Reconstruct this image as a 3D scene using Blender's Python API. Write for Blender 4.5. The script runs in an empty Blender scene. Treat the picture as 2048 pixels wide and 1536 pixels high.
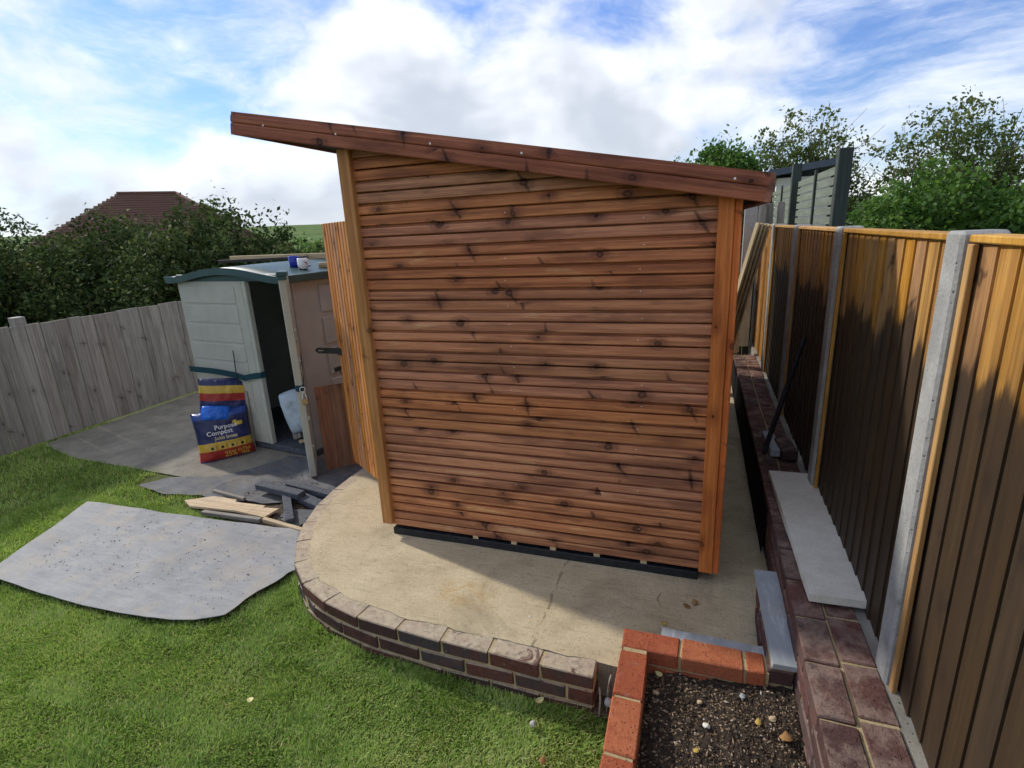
import bpy, bmesh, math, random
import numpy as np
from mathutils import Vector, Matrix, noise as mnoise

random.seed(7)
RNG = np.random.default_rng(7)
sc = bpy.context.scene
COL = sc.collection
R = math.radians

# ------------------------------------------------------------------ camera
H = 1.70
F = 1076.08                       # focal length in pixels of a 2048 wide frame
def _norm(v): return v / np.linalg.norm(v)
_d = _norm(np.array([184.53, 3777.1, F]))
_up = -_d
_wx = -3166.1
_X = _norm(-np.array([_wx, -(184.53*_wx + F*F)/3777.1, F]))
_Y = np.cross(_up, _X)
RW = np.stack([_X, _Y, _up])      # world = RW @ cam (x right, y down, z forward)
cam_d = bpy.data.cameras.new('Camera')
cam = bpy.data.objects.new('Camera', cam_d); COL.objects.link(cam)
cam_d.sensor_fit = 'HORIZONTAL'; cam_d.sensor_width = 36.0
cam_d.lens = 36.0 * F / 2048.0
cam_d.clip_start = 0.05; cam_d.clip_end = 9000
M = Matrix.Identity(4)
for i in range(3):
    M[i][0] = RW[i][0]; M[i][1] = -RW[i][1]; M[i][2] = -RW[i][2]
M[0][3], M[1][3], M[2][3] = 0, 0, H
cam.matrix_world = M
sc.camera = cam
def _ray(px, py): return RW @ np.array([(px-1024)/F, (py-768)/F, 1.0])
def onz(px, py, z):
    r = _ray(px, py); t = (z-H)/r[2]; return Vector((t*r[0], t*r[1], z))
def ony(px, py, y):
    r = _ray(px, py); t = y/r[1]; return Vector((t*r[0], y, H+t*r[2]))

# ------------------------------------------------------------------ world, sun, exposure
SUN = Vector((-1.50, 0.45, 1.0)).normalized()       # towards the sun
w = bpy.data.worlds.new('World'); sc.world = w; w.use_nodes = True
wn, wl = w.node_tree.nodes, w.node_tree.links
wn.clear()
class G:
    """tiny node-graph helper"""
    def __init__(s, nt): s.nt = nt; s.n = nt.nodes; s.l = nt.links
    def node(s, typ, props=None, **ins):
        nd = s.n.new(typ)
        for k, v in (props or {}).items(): setattr(nd, k, v)
        for k, v in ins.items():
            k = k.replace('_', ' ')
            sock = nd.inputs[int(k[1:])] if k[0] == 'i' and k[1:].isdigit() else nd.inputs[k]
            s.put(sock, v)
        return nd
    def put(s, sock, v):
        if isinstance(v, bpy.types.NodeSocket): s.l.new(v, sock)
        elif isinstance(v, bpy.types.Node): s.l.new(v.outputs[0], sock)
        else:
            if hasattr(sock, 'default_value'):
                try: sock.default_value = v
                except Exception: sock.default_value = tuple(v) + (1.0,)
    def math(s, op, a, b=0.0, c=None, clamp=False):
        nd = s.n.new('ShaderNodeMath'); nd.operation = op; nd.use_clamp = clamp
        s.put(nd.inputs[0], a); s.put(nd.inputs[1], b)
        if c is not None: s.put(nd.inputs[2], c)
        return nd.outputs[0]
    def vmath(s, op, a, b=(0, 0, 0)):
        nd = s.n.new('ShaderNodeVectorMath'); nd.operation = op
        s.put(nd.inputs[0], a)
        if op == 'SCALE': s.put(nd.inputs['Scale'], b)
        else: s.put(nd.inputs[1], b)
        return nd.outputs['Value'] if op in ('LENGTH', 'DOT_PRODUCT', 'DISTANCE') else nd.outputs[0]
    def ramp(s, fac, stops, interp='LINEAR'):
        nd = s.n.new('ShaderNodeValToRGB'); cr = nd.color_ramp; cr.interpolation = interp
        while len(cr.elements) < len(stops): cr.elements.new(0.5)
        for e, (p, c) in zip(cr.elements, stops):
            e.position = p; e.color = (c if isinstance(c, tuple) else (c, c, c)) + (1.0,) if not (isinstance(c, tuple) and len(c) == 4) else c
        s.put(nd.inputs[0], fac); return nd.outputs[0]
    def mix(s, fac, a, b, blend='MIX'):
        nd = s.n.new('ShaderNodeMix'); nd.data_type = 'RGBA'; nd.blend_type = blend
        s.put(nd.inputs[0], fac); s.put(nd.inputs[6], a if not isinstance(a, tuple) else a + (1.0,) * (4-len(a)))
        s.put(nd.inputs[7], b if not isinstance(b, tuple) else b + (1.0,) * (4-len(b)))
        return nd.outputs[2]
    def noise(s, vec, scale, detail=4, rough=0.55, dist=0.0):
        nd = s.node('ShaderNodeTexNoise', None, Vector=vec, Scale=scale, Detail=detail, Roughness=rough, Distortion=dist)
        return nd.outputs[0]
    def step(s, v, lo, hi):
        nd = s.n.new('ShaderNodeMapRange'); nd.interpolation_type = 'SMOOTHSTEP'
        s.put(nd.inputs[0], v); s.put(nd.inputs[1], lo); s.put(nd.inputs[2], hi); s.put(nd.inputs[3], 0.0); s.put(nd.inputs[4], 1.0)
        return nd.outputs[0]
    def sep(s, v):
        nd = s.n.new('ShaderNodeSeparateXYZ'); s.put(nd.inputs[0], v); return nd.outputs
    def comb(s, x, y, z):
        nd = s.n.new('ShaderNodeCombineXYZ'); s.put(nd.inputs[0], x); s.put(nd.inputs[1], y); s.put(nd.inputs[2], z); return nd.outputs[0]

g = G(w.node_tree)
sky = g.node('ShaderNodeTexSky', dict(sky_type='NISHITA', sun_disc=False))
sky.sun_elevation = math.asin(SUN.z); sky.sun_rotation = math.atan2(SUN.x, SUN.y)
sky.air_density = 1.0; sky.dust_density = 0.15; sky.ozone_density = 1.5; sky.altitude = 100
tc = g.node('ShaderNodeTexCoord')
dirv = tc.outputs['Generated']
dx, dy, dz = g.sep(dirv)
CS = (15.1, 7.4, 3.3)
cp = g.vmath('ADD', g.vmath('MULTIPLY', dirv, (2.3, 2.3, 4.0)), CS)
warp = g.node('ShaderNodeTexNoise', None, Vector=cp, Scale=1.1, Detail=4)
cpw = g.vmath('ADD', cp, g.vmath('SCALE', g.vmath('SUBTRACT', warp.outputs['Color'], (0.5, 0.5, 0.5)), 0.38))
n1 = g.noise(cpw, 0.85, 7, 0.55)                                   # heaped cloud
n2 = g.noise(g.vmath('MULTIPLY', cpw, (1.0, 1.0, 2.4)), 1.5, 6, 0.66)   # thin streaky veil
heap = g.step(n1, 0.415, 0.545)
veil = g.math('MULTIPLY', g.step(n2, 0.36, 0.72), 0.70)
cov = g.math('MAXIMUM', heap, veil)
lit = g.noise(g.vmath('ADD', cpw, (-0.10, 0.03, 0.16)), 0.85, 4, 0.55)  # density a little towards the sun: thick there means a shaded side
shade = g.math('MULTIPLY', g.step(lit, 0.485, 0.63), heap)
fine = g.step(g.noise(cpw, 3.2, 5, 0.6), 0.40, 0.66)
ccol = g.mix(fine, (4.4, 4.55, 4.8), (5.35, 5.45, 5.6))
ccol = g.mix(g.math('MULTIPLY', shade, 0.85), ccol, (2.55, 2.8, 3.2))
haze_c = g.mix(g.step(dz, 0.40, 0.02), (0.46, 0.55, 0.80), (0.40, 0.47, 0.62))
blue = g.mix(1.0, sky.outputs[0], haze_c, 'MULTIPLY')
skyc = g.mix(g.math('MULTIPLY', cov, 0.94), blue, ccol)
bg = g.node('ShaderNodeBackground', None, Color=skyc, Strength=0.12)
wo = g.node('ShaderNodeOutputWorld'); g.l.new(bg.outputs[0], wo.inputs[0])

sun_d = bpy.data.lights.new('Sun', 'SUN'); sun_d.energy = 1.75; sun_d.angle = R(2.5); sun_d.color = (1.0, 0.94, 0.84)
sun = bpy.data.objects.new('Sun', sun_d); COL.objects.link(sun)
sun.rotation_euler = (-SUN).to_track_quat('-Z', 'Y').to_euler(); sun.location = (-8, 3, 10)
sc.view_settings.view_transform = 'Standard'; sc.view_settings.look = 'None'
sc.view_settings.exposure = 0.95; sc.view_settings.gamma = 1.0
sc.view_settings.use_curve_mapping = False
sc.render.engine = 'CYCLES'
sc.cycles.max_bounces = 5; sc.cycles.diffuse_bounces = 3; sc.cycles.glossy_bounces = 2; sc.cycles.transmission_bounces = 2; sc.cycles.transparent_max_bounces = 4
sc.cycles.use_adaptive_sampling = True; sc.cycles.adaptive_threshold = 0.02; sc.cycles.adaptive_min_samples = 16
sc.cycles.caustics_reflective = False; sc.cycles.caustics_refractive = False

# ------------------------------------------------------------------ object helpers
def link(name, me, mat=None, parent=None, loc=(0, 0, 0), rot=(0, 0, 0)):
    o = bpy.data.objects.new(name, me); COL.objects.link(o)
    o.location = loc; o.rotation_euler = rot
    if mat is not None and me is not None and not me.materials: me.materials.append(mat)
    if parent is not None: o.parent = parent
    return o
def empty(name, loc=(0, 0, 0), rot=(0, 0, 0)):
    o = bpy.data.objects.new(name, None); COL.objects.link(o); o.location = loc; o.rotation_euler = rot
    o.empty_display_size = 0.1
    return o
def tag(o, label=None, cat=None, group=None, kind=None):
    if label: o['label'] = label
    if cat: o['category'] = cat
    if group: o['group'] = group
    if kind: o['kind'] = kind
    return o
def mesh(name, vs, fs, smooth=False):
    me = bpy.data.meshes.new(name); me.from_pydata([tuple(v) for v in vs], [], fs); me.update()
    if smooth: me.polygons.foreach_set('use_smooth', [True]*len(me.polygons))
    return me
def bm_mesh(name, bm, smooth=False):
    me = bpy.data.meshes.new(name); bm.normal_update(); bm.to_mesh(me); bm.free()
    if smooth: me.polygons.foreach_set('use_smooth', [True]*len(me.polygons))
    return me
def add_box(bm, x0, x1, y0, y1, z0, z1, mat4=None):
    vs = [bm.verts.new((x, y, z)) for z in (z0, z1) for y in (y0, y1) for x in (x0, x1)]
    for f in ((0, 2, 3, 1), (4, 5, 7, 6), (0, 1, 5, 4), (2, 6, 7, 3), (0, 4, 6, 2), (1, 3, 7, 5)):
        bm.faces.new([vs[i] for i in f])
    if mat4 is not None: bmesh.ops.transform(bm, matrix=mat4, verts=vs)
    return vs
def box_me(name, x0, x1, y0, y1, z0, z1, bevel=0.0, jit=0.0, seed=0, seg=1):
    bm = bmesh.new(); add_box(bm, x0, x1, y0, y1, z0, z1)
    if jit:
        rr = random.Random(seed)
        for v_ in bm.verts: v_.co += Vector((rr.uniform(-jit, jit), rr.uniform(-jit, jit), rr.uniform(-jit, jit)))
    if bevel: bmesh.ops.bevel(bm, geom=bm.edges[:], offset=bevel, segments=seg, affect='EDGES', clamp_overlap=True)
    return bm_mesh(name, bm)
def beam_me(name, length, wy, wz, bevel=0.003, jit=0.0, seed=0):
    """beam along local X from 0 to length, centred in Y, from z 0 up"""
    return box_me(name, 0, length, -wy/2, wy/2, 0, wz, bevel, jit, seed)
def beam(name, mat, p, q, wy, wz, parent=None, bevel=0.003, roll=0.0, jit=0.0):
    p, q = Vector(p), Vector(q); d = q-p
    me = box_me(name, 0, d.length, -wy/2, wy/2, -wz/2, wz/2, bevel, jit, int(abs(p.x*997))) 
    o = link(name, me, mat, parent, p)
    o.rotation_euler = (d.to_track_quat('X', 'Z') @ Matrix.Rotation(roll, 3, 'X').to_quaternion()).to_euler()
    return o
def tube_verts(path, rad, nseg=8):
    vs, fs = [], []
    n = len(path)
    for i, p in enumerate(path):
        p = Vector(p)
        t = (Vector(path[min(i+1, n-1)]) - Vector(path[max(i-1, 0)])).normalized()
        a = t.orthogonal().normalized() if i == 0 else (a - t*a.dot(t)).normalized()
        b = t.cross(a); r = rad[i] if hasattr(rad, '__len__') else rad
        for k in range(nseg):
            an = 2*math.pi*k/nseg; vs.append(p + (a*math.cos(an)+b*math.sin(an))*r)
    for i in range(n-1):
        for k in range(nseg):
            k2 = (k+1) % nseg
            fs.append((i*nseg+k, i*nseg+k2, (i+1)*nseg+k2, (i+1)*nseg+k))
    fs.append(tuple(range(nseg-1, -1, -1))); fs.append(tuple((n-1)*nseg+k for k in range(nseg)))
    return vs, fs
def tube(name, mat, path, rad, parent=None, nseg=8, loc=(0, 0, 0)):
    vs, fs = tube_verts(path, rad, nseg); return link(name, mesh(name, vs, fs, True), mat, parent, loc)
def extrude_profile(name, prof, x0, x1, nx=1):
    """prof: list of (y,z) closed polygon, extruded along X"""
    n = len(prof); vs, fs = [], []
    for i in range(nx+1):
        x = x0+(x1-x0)*i/nx
        vs += [(x, y, z) for y, z in prof]
    for i in range(nx):
        for k in range(n):
            k2 = (k+1) % n
            fs.append((i*n+k, (i+1)*n+k, (i+1)*n+k2, i*n+k2))
    fs.append(tuple(range(n))); fs.append(tuple(nx*n+k for k in range(n-1, -1, -1)))
    bm = bmesh.new(); bv = [bm.verts.new(v_) for v_ in vs]
    for f in fs: bm.faces.new([bv[i] for i in f])
    bmesh.ops.recalc_face_normals(bm, faces=bm.faces[:])
    return bm
def in_poly(P, poly):
    x, y = P[:, 0], P[:, 1]; inside = np.zeros(len(P), bool); n = len(poly); j = n-1
    for i in range(n):
        xi, yi = poly[i][:2]; xj, yj = poly[j][:2]
        c = ((yi > y) != (yj > y)) & (x < (xj-xi)*(y-yi)/((yj-yi) or 1e-12)+xi)
        inside ^= c; j = i
    return inside
def poly_mesh(name, pts, cuts=0, noise_amp=0.0, nscale=6.0, thick=0.0, z=0.0, seed=0.0):
    bm = bmesh.new(); vs = [bm.verts.new((p[0], p[1], z)) for p in pts]
    f = bm.faces.new(vs)
    if f.normal.z < 0: f.normal_flip()
    bmesh.ops.triangulate(bm, faces=bm.faces[:])
    for _ in range(cuts):
        bmesh.ops.subdivide_edges(bm, edges=[e for e in bm.edges if e.calc_length() > 0.06], cuts=1, use_grid_fill=True)
        bmesh.ops.triangulate(bm, faces=bm.faces[:])
    if noise_amp:
        for v_ in bm.verts:
            q_ = Vector((v_.co.x*nscale, v_.co.y*nscale, seed)); v_.co.z += noise_amp*(mnoise.noise(q_) + 0.8*max(0, 0.25-abs(mnoise.noise(q_*0.9+Vector((3, 1, 2)))))*2)
    bm.normal_update()
    if bm.faces and sum(f.normal.z for f in bm.faces) < 0: bmesh.ops.reverse_faces(bm, faces=bm.faces[:])
    if thick:
        r = bmesh.ops.extrude_face_region(bm, geom=bm.faces[:])
        for v_ in [e for e in r['geom'] if isinstance(e, bmesh.types.BMVert)]: v_.co.z += thick
        bmesh.ops.recalc_face_normals(bm, faces=bm.faces[:])
    return bm_mesh(name, bm)

# ------------------------------------------------------------------ materials
def newmat(name, rough=0.7, spec=0.3):
    m = bpy.data.materials.new(name); m.use_nodes = True
    gg = G(m.node_tree); b = m.node_tree.nodes['Principled BSDF']
    b.inputs['Roughness'].default_value = rough; b.inputs['Specular IOR Level'].default_value = spec
    return m, gg, b
def bump(gg, b, h, strength=0.3, dist=0.01):
    nd = gg.node('ShaderNodeBump', None, Height=h, Strength=strength, Distance=dist); gg.l.new(nd.outputs[0], b.inputs['Normal'])
def objvec(gg, rnd=True):
    t = gg.node('ShaderNodeTexCoord').outputs['Object']
    if not rnd: return t, None
    oi = gg.node('ShaderNodeObjectInfo').outputs['Random']
    off = gg.comb(gg.math('MULTIPLY', oi, 37.7), gg.math('MULTIPLY', oi, 91.3), gg.math('MULTIPLY', oi, 53.1))
    return gg.vmath('ADD', t, off), oi
def wood(name, light, mid, dark, pale=None, knots=1.0, axis='X', rough=0.62, contrast=1.0, kscale=(2.7, 9.0), var=0.35, spec=0.3, grime=0.0, satv=0.24):
    m, gg, b = newmat(name, rough, spec)
    vec, oi = objvec(gg)
    x, y, z = gg.sep(vec)
    if axis == 'X': gx, gy, gz = x, y, z
    elif axis == 'Z': gx, gy, gz = z, y, x
    elif axis == 'ZY': gx, gy, gz = z, x, y
    else: gx, gy, gz = y, x, z
    q = gg.comb(gx, gy, gz)                       # grain runs along q.x, width along q.z
    # knots
    ks = gg.comb(gg.math('MULTIPLY', gx, kscale[0]), 0.0, gg.math('MULTIPLY', gz, kscale[1]))
    vo = gg.node('ShaderNodeTexVoronoi', dict(voronoi_dimensions='3D', feature='F1'), Vector=ks, Scale=1.0, Randomness=0.95)
    dl = gg.vmath('SUBTRACT', ks, vo.outputs['Position'])
    ddx, _, ddz = gg.sep(dl)
    ddx = gg.math('DIVIDE', ddx, kscale[0]); ddz = gg.math('DIVIDE', ddz, kscale[1])
    cr, cg_, cb = gg.sep(vo.outputs['Color'])
    wob = gg.math('MULTIPLY', gg.math('SUBTRACT', gg.noise(q, 55, 2), 0.5), 0.009)
    r0 = gg.math('ADD', gg.vmath('LENGTH', gg.comb(gg.math('MULTIPLY', ddx, 0.75), 0.0, gg.math('MULTIPLY', ddz, 0.95))), wob)
    size = gg.math('ADD', gg.math('MULTIPLY', cg_, 0.015), 0.007)
    exist = gg.math('MULTIPLY', gg.math('GREATER_THAN', cr, 0.40), knots)
    core = gg.math('MULTIPLY', gg.step(r0, size, gg.math('MULTIPLY', size, 0.45)), exist)
    ring = gg.math('MULTIPLY', gg.math('MULTIPLY', gg.step(r0, gg.math('MULTIPLY', size, 2.0), gg.math('MULTIPLY', size, 1.7)), gg.step(r0, gg.math('MULTIPLY', size, 1.25), gg.math('MULTIPLY', size, 1.6))), exist)
    # slanted dark branch streak beside some knots
    sl = gg.math('ADD', ddx, gg.math('MULTIPLY', ddz, gg.math('SUBTRACT', gg.math('MULTIPLY', cb, 1.6), 0.8)))
    rs = gg.vmath('LENGTH', gg.comb(gg.math('ADD', sl, gg.math('MULTIPLY', wob, 1.3)), 0.0, gg.math('MULTIPLY', ddz, 0.16)))
    streak = gg.math('MULTIPLY', gg.math('MULTIPLY', gg.step(rs, 0.014, 0.003), gg.math('GREATER_THAN', cb, 0.58)), exist)
    rh = gg.math('ADD', gg.vmath('LENGTH', gg.comb(gg.math('MULTIPLY', ddx, 0.55), 0.0, ddz)), gg.math('MULTIPLY', wob, 2.0))
    halo = gg.math('MULTIPLY', gg.step(rh, 0.044, 0.004), exist)
    # grain bent around the knots
    gz2 = gg.math('ADD', gz, gg.math('MULTIPLY', gg.math('MULTIPLY', halo, ddz), -0.55))
    gv = gg.comb(gg.math('MULTIPLY', gx, 1.3), gg.math('MULTIPLY', gy, 34), gg.math('MULTIPLY', gz2, 52))
    g1 = gg.noise(gv, 1.0, 5, 0.62, 0.5)
    g2 = gg.noise(gg.comb(gg.math('MULTIPLY', gx, 7), gg.math('MULTIPLY', gy, 150), gg.math('MULTIPLY', gz2, 240)), 1.0, 3, 0.6)
    big = gg.noise(gg.comb(gg.math('MULTIPLY', gx, 2.2), gg.math('MULTIPLY', gy, 4), gg.math('MULTIPLY', gz, 11)), 1.0, 4, 0.6)
    c = gg.ramp(g1, [(0.30, tuple(0.55*a+0.45*b_ for a, b_ in zip(mid, dark))), (0.45, mid), (0.60, light)])
    c = gg.mix(gg.math('MULTIPLY', gg.step(g2, 0.52, 0.62), 0.42*contrast), c, tuple(0.6*a+0.4*b_ for a, b_ in zip(mid, dark)))
    c = gg.mix(gg.math('MULTIPLY', gg.step(big, 0.52, 0.34), 0.40*contrast), c, dark)
    if pale: c = gg.mix(gg.math('MULTIPLY', gg.step(big, 0.60, 0.76), 0.45), c, pale)
    c = gg.mix(gg.math('MULTIPLY', halo, 0.62), c, dark)
    c = gg.mix(gg.math('MULTIPLY', ring, 0.18), c, dark)
    c = gg.mix(gg.math('MULTIPLY', streak, 0.8), c, tuple(k*0.55 for k in dark))
    c = gg.mix(gg.math('MULTIPLY', core, 0.90), c, tuple(k*0.32 for k in dark))
    eye = gg.math('MULTIPLY', gg.step(r0, gg.math('MULTIPLY', size, 0.55), gg.math('MULTIPLY', size, 0.25)), gg.math('MULTIPLY', exist, gg.math('GREATER_THAN', cg_, 0.35)))
    c = gg.mix(gg.math('MULTIPLY', eye, 0.5), c, tuple(k*0.6 for k in mid))
    hv = gg.node('ShaderNodeHueSaturation', None, Color=c, Hue=gg.math('ADD', 0.4945, gg.math('MULTIPLY', gg.math('FRACT', gg.math('MULTIPLY', oi, 17.3)), 0.010)),
                 Saturation=gg.math('ADD', 1.0-satv/2, gg.math('MULTIPLY', gg.math('FRACT', gg.math('MULTIPLY', oi, 7.1)), satv)),
                 Value=gg.math('ADD', 1.0-var/2, gg.math('MULTIPLY', oi, var)))
    c = hv.outputs[0]
    if grime:
        c = gg.mix(gg.math('MULTIPLY', gg.step(gg.noise(vec, 7, 5, 0.65), 0.5, 0.72), grime), c, (0.12, 0.11, 0.095))
    gg.put(b.inputs['Base Color'], c)
    bump(gg, b, gg.math('ADD', gg.math('MULTIPLY', g1, 0.6), gg.math('MULTIPLY', g2, 0.5)), 0.25, 0.002)
    rr = gg.math('ADD', rough-0.12, gg.math('MULTIPLY', g1, 0.24)); gg.put(b.inputs['Roughness'], rr)
    return m
CL = dict(light=(0.56, 0.238, 0.108), mid=(0.40, 0.152, 0.070), dark=(0.085, 0.027, 0.016), pale=(0.85, 0.60, 0.29))
M_clad = wood('cladding_wood', **CL, contrast=1.15, var=0.26, satv=0.14, kscale=(2.6, 9.4))
M_fascia = wood('fascia_wood', (0.37, 0.150, 0.080), (0.275, 0.100, 0.053), (0.065, 0.021, 0.013), knots=1.0, kscale=(4.6, 9.5), var=0.1, contrast=1.25)
M_postR = wood('orange_post_wood', (0.66, 0.215, 0.060), (0.53, 0.150, 0.036), (0.22, 0.05, 0.014), axis='Z', kscale=(2.2, 8), var=0.04, satv=0.04, contrast=1.25)
M_postL = wood('tan_post_wood', (0.52, 0.255, 0.095), (0.39, 0.175, 0.060), (0.19, 0.075, 0.028), axis='Z', kscale=(1.6, 8), knots=0.7, var=0.1)
M_door = wood('door_wood', (0.60, 0.27, 0.085), (0.46, 0.19, 0.055), (0.24, 0.085, 0.028), axis='Z', knots=0.8, kscale=(2, 20), var=0.25)
M_panelw = wood('stained_panel_wood', (0.36, 0.17, 0.078), (0.26, 0.115, 0.05), (0.11, 0.045, 0.022), axis='Z', kscale=(3.5, 7), var=0.2)
M_fence = wood('fence_wood', (0.56, 0.33, 0.10), (0.43, 0.235, 0.065), (0.22, 0.11, 0.035), axis='ZY', kscale=(1.6, 10), var=0.35, grime=0.15)
M_oldwood = wood('grey_weathered_wood', (0.33, 0.30, 0.26), (0.24, 0.21, 0.18), (0.10, 0.085, 0.07), axis='X', knots=0.4, var=0.3)
M_oldwoodZ = wood('grey_weathered_wood_upright', (0.36, 0.33, 0.29), (0.25, 0.22, 0.19), (0.10, 0.085, 0.07), axis='Z', knots=0.4, var=0.3)
M_rawwood = wood('raw_timber', (0.64, 0.50, 0.30), (0.53, 0.39, 0.22), (0.30, 0.20, 0.10), axis='X', knots=0.5, var=0.2, grime=0.25)
M_darkplank = wood('dark_plank_wood', (0.055, 0.045, 0.04), (0.04, 0.032, 0.028), (0.018, 0.014, 0.012), axis='Z', knots=0.3, var=0.1)
M_leanboard = wood('treated_board_wood', (0.42, 0.32, 0.16), (0.32, 0.235, 0.11), (0.13, 0.09, 0.045), axis='X', knots=0.3, var=0.35)

def plain(name, col, rough=0.6, spec=0.3, nscale=12, var=0.18, bmp=0.1, metal=0.0, rnd=True):
    m, gg, b = newmat(name, rough, spec); vec, oi = objvec(gg, rnd)
    n = gg.noise(vec, nscale, 6, 0.6)
    lo = tuple(c*(1-var) for c in col); hi = tuple(min(1, c*(1+var)) for c in col)
    c = gg.ramp(n, [(0.3, lo), (0.7, hi)])
    gg.put(b.inputs['Base Color'], c); b.inputs['Metallic'].default_value = metal
    if bmp: bump(gg, b, gg.noise(vec, nscale*6, 4, 0.6), bmp, 0.004)
    return m
M_black = plain('black_timber', (0.017, 0.019, 0.022), 0.55, 0.35, 30, 0.5, 0.25)
M_blackm = plain('black_painted_metal', (0.012, 0.012, 0.013), 0.35, 0.5, 20, 0.2, 0.03)
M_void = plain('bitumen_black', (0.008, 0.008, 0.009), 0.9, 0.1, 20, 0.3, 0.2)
M_steel = plain('bright_screw_head', (0.75, 0.75, 0.74), 0.35, 0.5, 40, 0.05, 0.0)
M_white = plain('white_paint', (0.80, 0.80, 0.78), 0.5, 0.3, 10, 0.06, 0.02)
M_roof = plain('roof_felt', (0.03, 0.031, 0.033), 0.9, 0.2, 80, 0.5, 0.4)
M_packer = plain('pale_packer_wood', (0.52, 0.40, 0.24), 0.7, 0.2, 30, 0.25, 0.1)
M_beige = plain('beige_plastic', (0.43, 0.43, 0.36), 0.55, 0.35, 5, 0.10, 0.06)
M_taupe = plain('taupe_plastic', (0.44, 0.45, 0.44), 0.6, 0.3, 5, 0.10, 0.06)
M_green = plain('dark_green_plastic', (0.024, 0.070, 0.072), 0.42, 0.45, 6, 0.25, 0.05)
M_strap = plain('green_webbing', (0.013, 0.055, 0.068), 0.7, 0.25, 60, 0.3, 0.2)
M_brass = plain('dull_brass', (0.42, 0.30, 0.15), 0.42, 0.5, 30, 0.2, 0.05, 0.6)
M_sack = plain('pale_blue_sack', (0.40, 0.47, 0.52), 0.65, 0.25, 10, 0.15, 0.3)
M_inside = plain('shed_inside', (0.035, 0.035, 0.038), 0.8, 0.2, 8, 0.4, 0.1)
M_red = plain('faded_red_plastic', (0.30, 0.035, 0.025), 0.5, 0.4, 8, 0.2, 0.05)
M_bluemug = plain('blue_glaze', (0.010, 0.030, 0.34), 0.18, 0.5, 5, 0.1, 0.0)
M_offcut = plain('slate_grey_timber', (0.075, 0.084, 0.100), 0.75, 0.25, 40, 0.45, 0.3)
M_concpost = None

def concrete(name, lo, hi, speck=True, brush=False, scale=4.0, rough=0.9, stain=None):
    m, gg, b = newmat(name, rough, 0.2)
    vec, oi = objvec(gg, not brush)
    n = gg.noise(vec, scale, 8, 0.62); f = gg.noise(vec, 90, 4, 0.7)
    c = gg.ramp(n, [(0.32, lo), (0.68, hi)])
    c = gg.mix(gg.math('MULTIPLY', gg.step(f, 0.42, 0.70), 0.25), c, tuple(k*0.55 for k in lo))
    hgt = f
    if speck:
        vo = gg.node('ShaderNodeTexVoronoi', dict(feature='F1'), Vector=vec, Scale=75.0, Randomness=1.0)
        pit = gg.math('MULTIPLY', gg.step(vo.outputs['Distance'], 0.30, 0.10), gg.math('GREATER_THAN', gg.sep(vo.outputs['Color'])[0], 0.66))
        c = gg.mix(gg.math('MULTIPLY', pit, 0.8), c, tuple(k*0.25 for k in lo))
        hgt = gg.math('SUBTRACT', hgt, pit)
    if brush:
        rot = gg.node('ShaderNodeMapping', None, Vector=vec); rot.inputs['Rotation'].default_value = (0, 0, R(-42)); rot.inputs['Scale'].default_value = (9, 42, 1)
        br = gg.noise(rot.outputs[0], 1.0, 5, 0.65, 0.8)
        c = gg.mix(gg.math('MULTIPLY', gg.step(br, 0.54, 0.70), 0.40), c, tuple(k*0.55 for k in lo))
        c = gg.mix(gg.math('MULTIPLY', gg.step(br, 0.44, 0.30), 0.28), c, tuple(min(1, k*1.18) for k in hi))
        hgt = gg.math('ADD', gg.math('MULTIPLY', hgt, 0.6), gg.math('MULTIPLY', br, 1.3))
        st = gg.noise(vec, 1.9, 6, 0.7, 0.6)
        c = gg.mix(gg.math('MULTIPLY', gg.step(st, 0.50, 0.66), 0.50), c, (0.27, 0.225, 0.150))
        gr = gg.noise(vec, 260, 3, 0.7)
        c = gg.mix(gg.math('MULTIPLY', gg.step(gr, 0.52, 0.66), 0.45), c, (0.17, 0.135, 0.085))
        # rusty-orange spill and the damp border where the slab was trowelled last
        dd = gg.vmath('LENGTH', gg.vmath('MULTIPLY', gg.vmath('SUBTRACT', vec, (-1.03, 2.03, 0.0)), (1.0, 1.7, 0.0)))
        om = gg.math('MULTIPLY', gg.step(dd, 0.26, 0.02), gg.step(gg.noise(vec, 14, 5, 0.7), 0.42, 0.62))
        c = gg.mix(gg.math('MULTIPLY', om, 0.6), c, (0.44, 0.27, 0.09))
        # a tooled joint line across the slab
        lx = gg.math('ABSOLUTE', gg.math('ADD', gg.math('SUBTRACT', gg.sep(vec)[0], -0.60), gg.math('MULTIPLY', gg.math('SUBTRACT', gg.noise(vec, 9, 3), 0.5), 0.05)))
        ln = gg.math('MULTIPLY', gg.step(lx, 0.010, 0.002), gg.step(gg.noise(vec, 11, 3), 0.38, 0.5))
        c = gg.mix(gg.math('MULTIPLY', ln, 0.55), c, (0.15, 0.125, 0.085))
        # hairline cracks
        vo2 = gg.node('ShaderNodeTexVoronoi', dict(feature='DISTANCE_TO_EDGE'), Vector=gg.vmath('ADD', vec, gg.vmath('SCALE', gg.node('ShaderNodeTexNoise', None, Vector=vec, Scale=5.0).outputs['Color'], 0.35)), Scale=1.1)
        ck = gg.math('MULTIPLY', gg.step(vo2.outputs['Distance'], 0.006, 0.001), gg.step(gg.noise(vec, 3.0, 2), 0.60, 0.68))
        c = gg.mix(gg.math('MULTIPLY', ck, 0.6), c, (0.08, 0.065, 0.045))
        hgt = gg.math('SUBTRACT', hgt, gg.math('ADD', ck, ln))
    gg.put(b.inputs['Base Color'], c)
    bump(gg, b, hgt, 0.55, 0.004)
    return m
M_patio = concrete('patio_concrete', (0.475, 0.395, 0.25), (0.62, 0.53, 0.355), brush=True)
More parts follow.
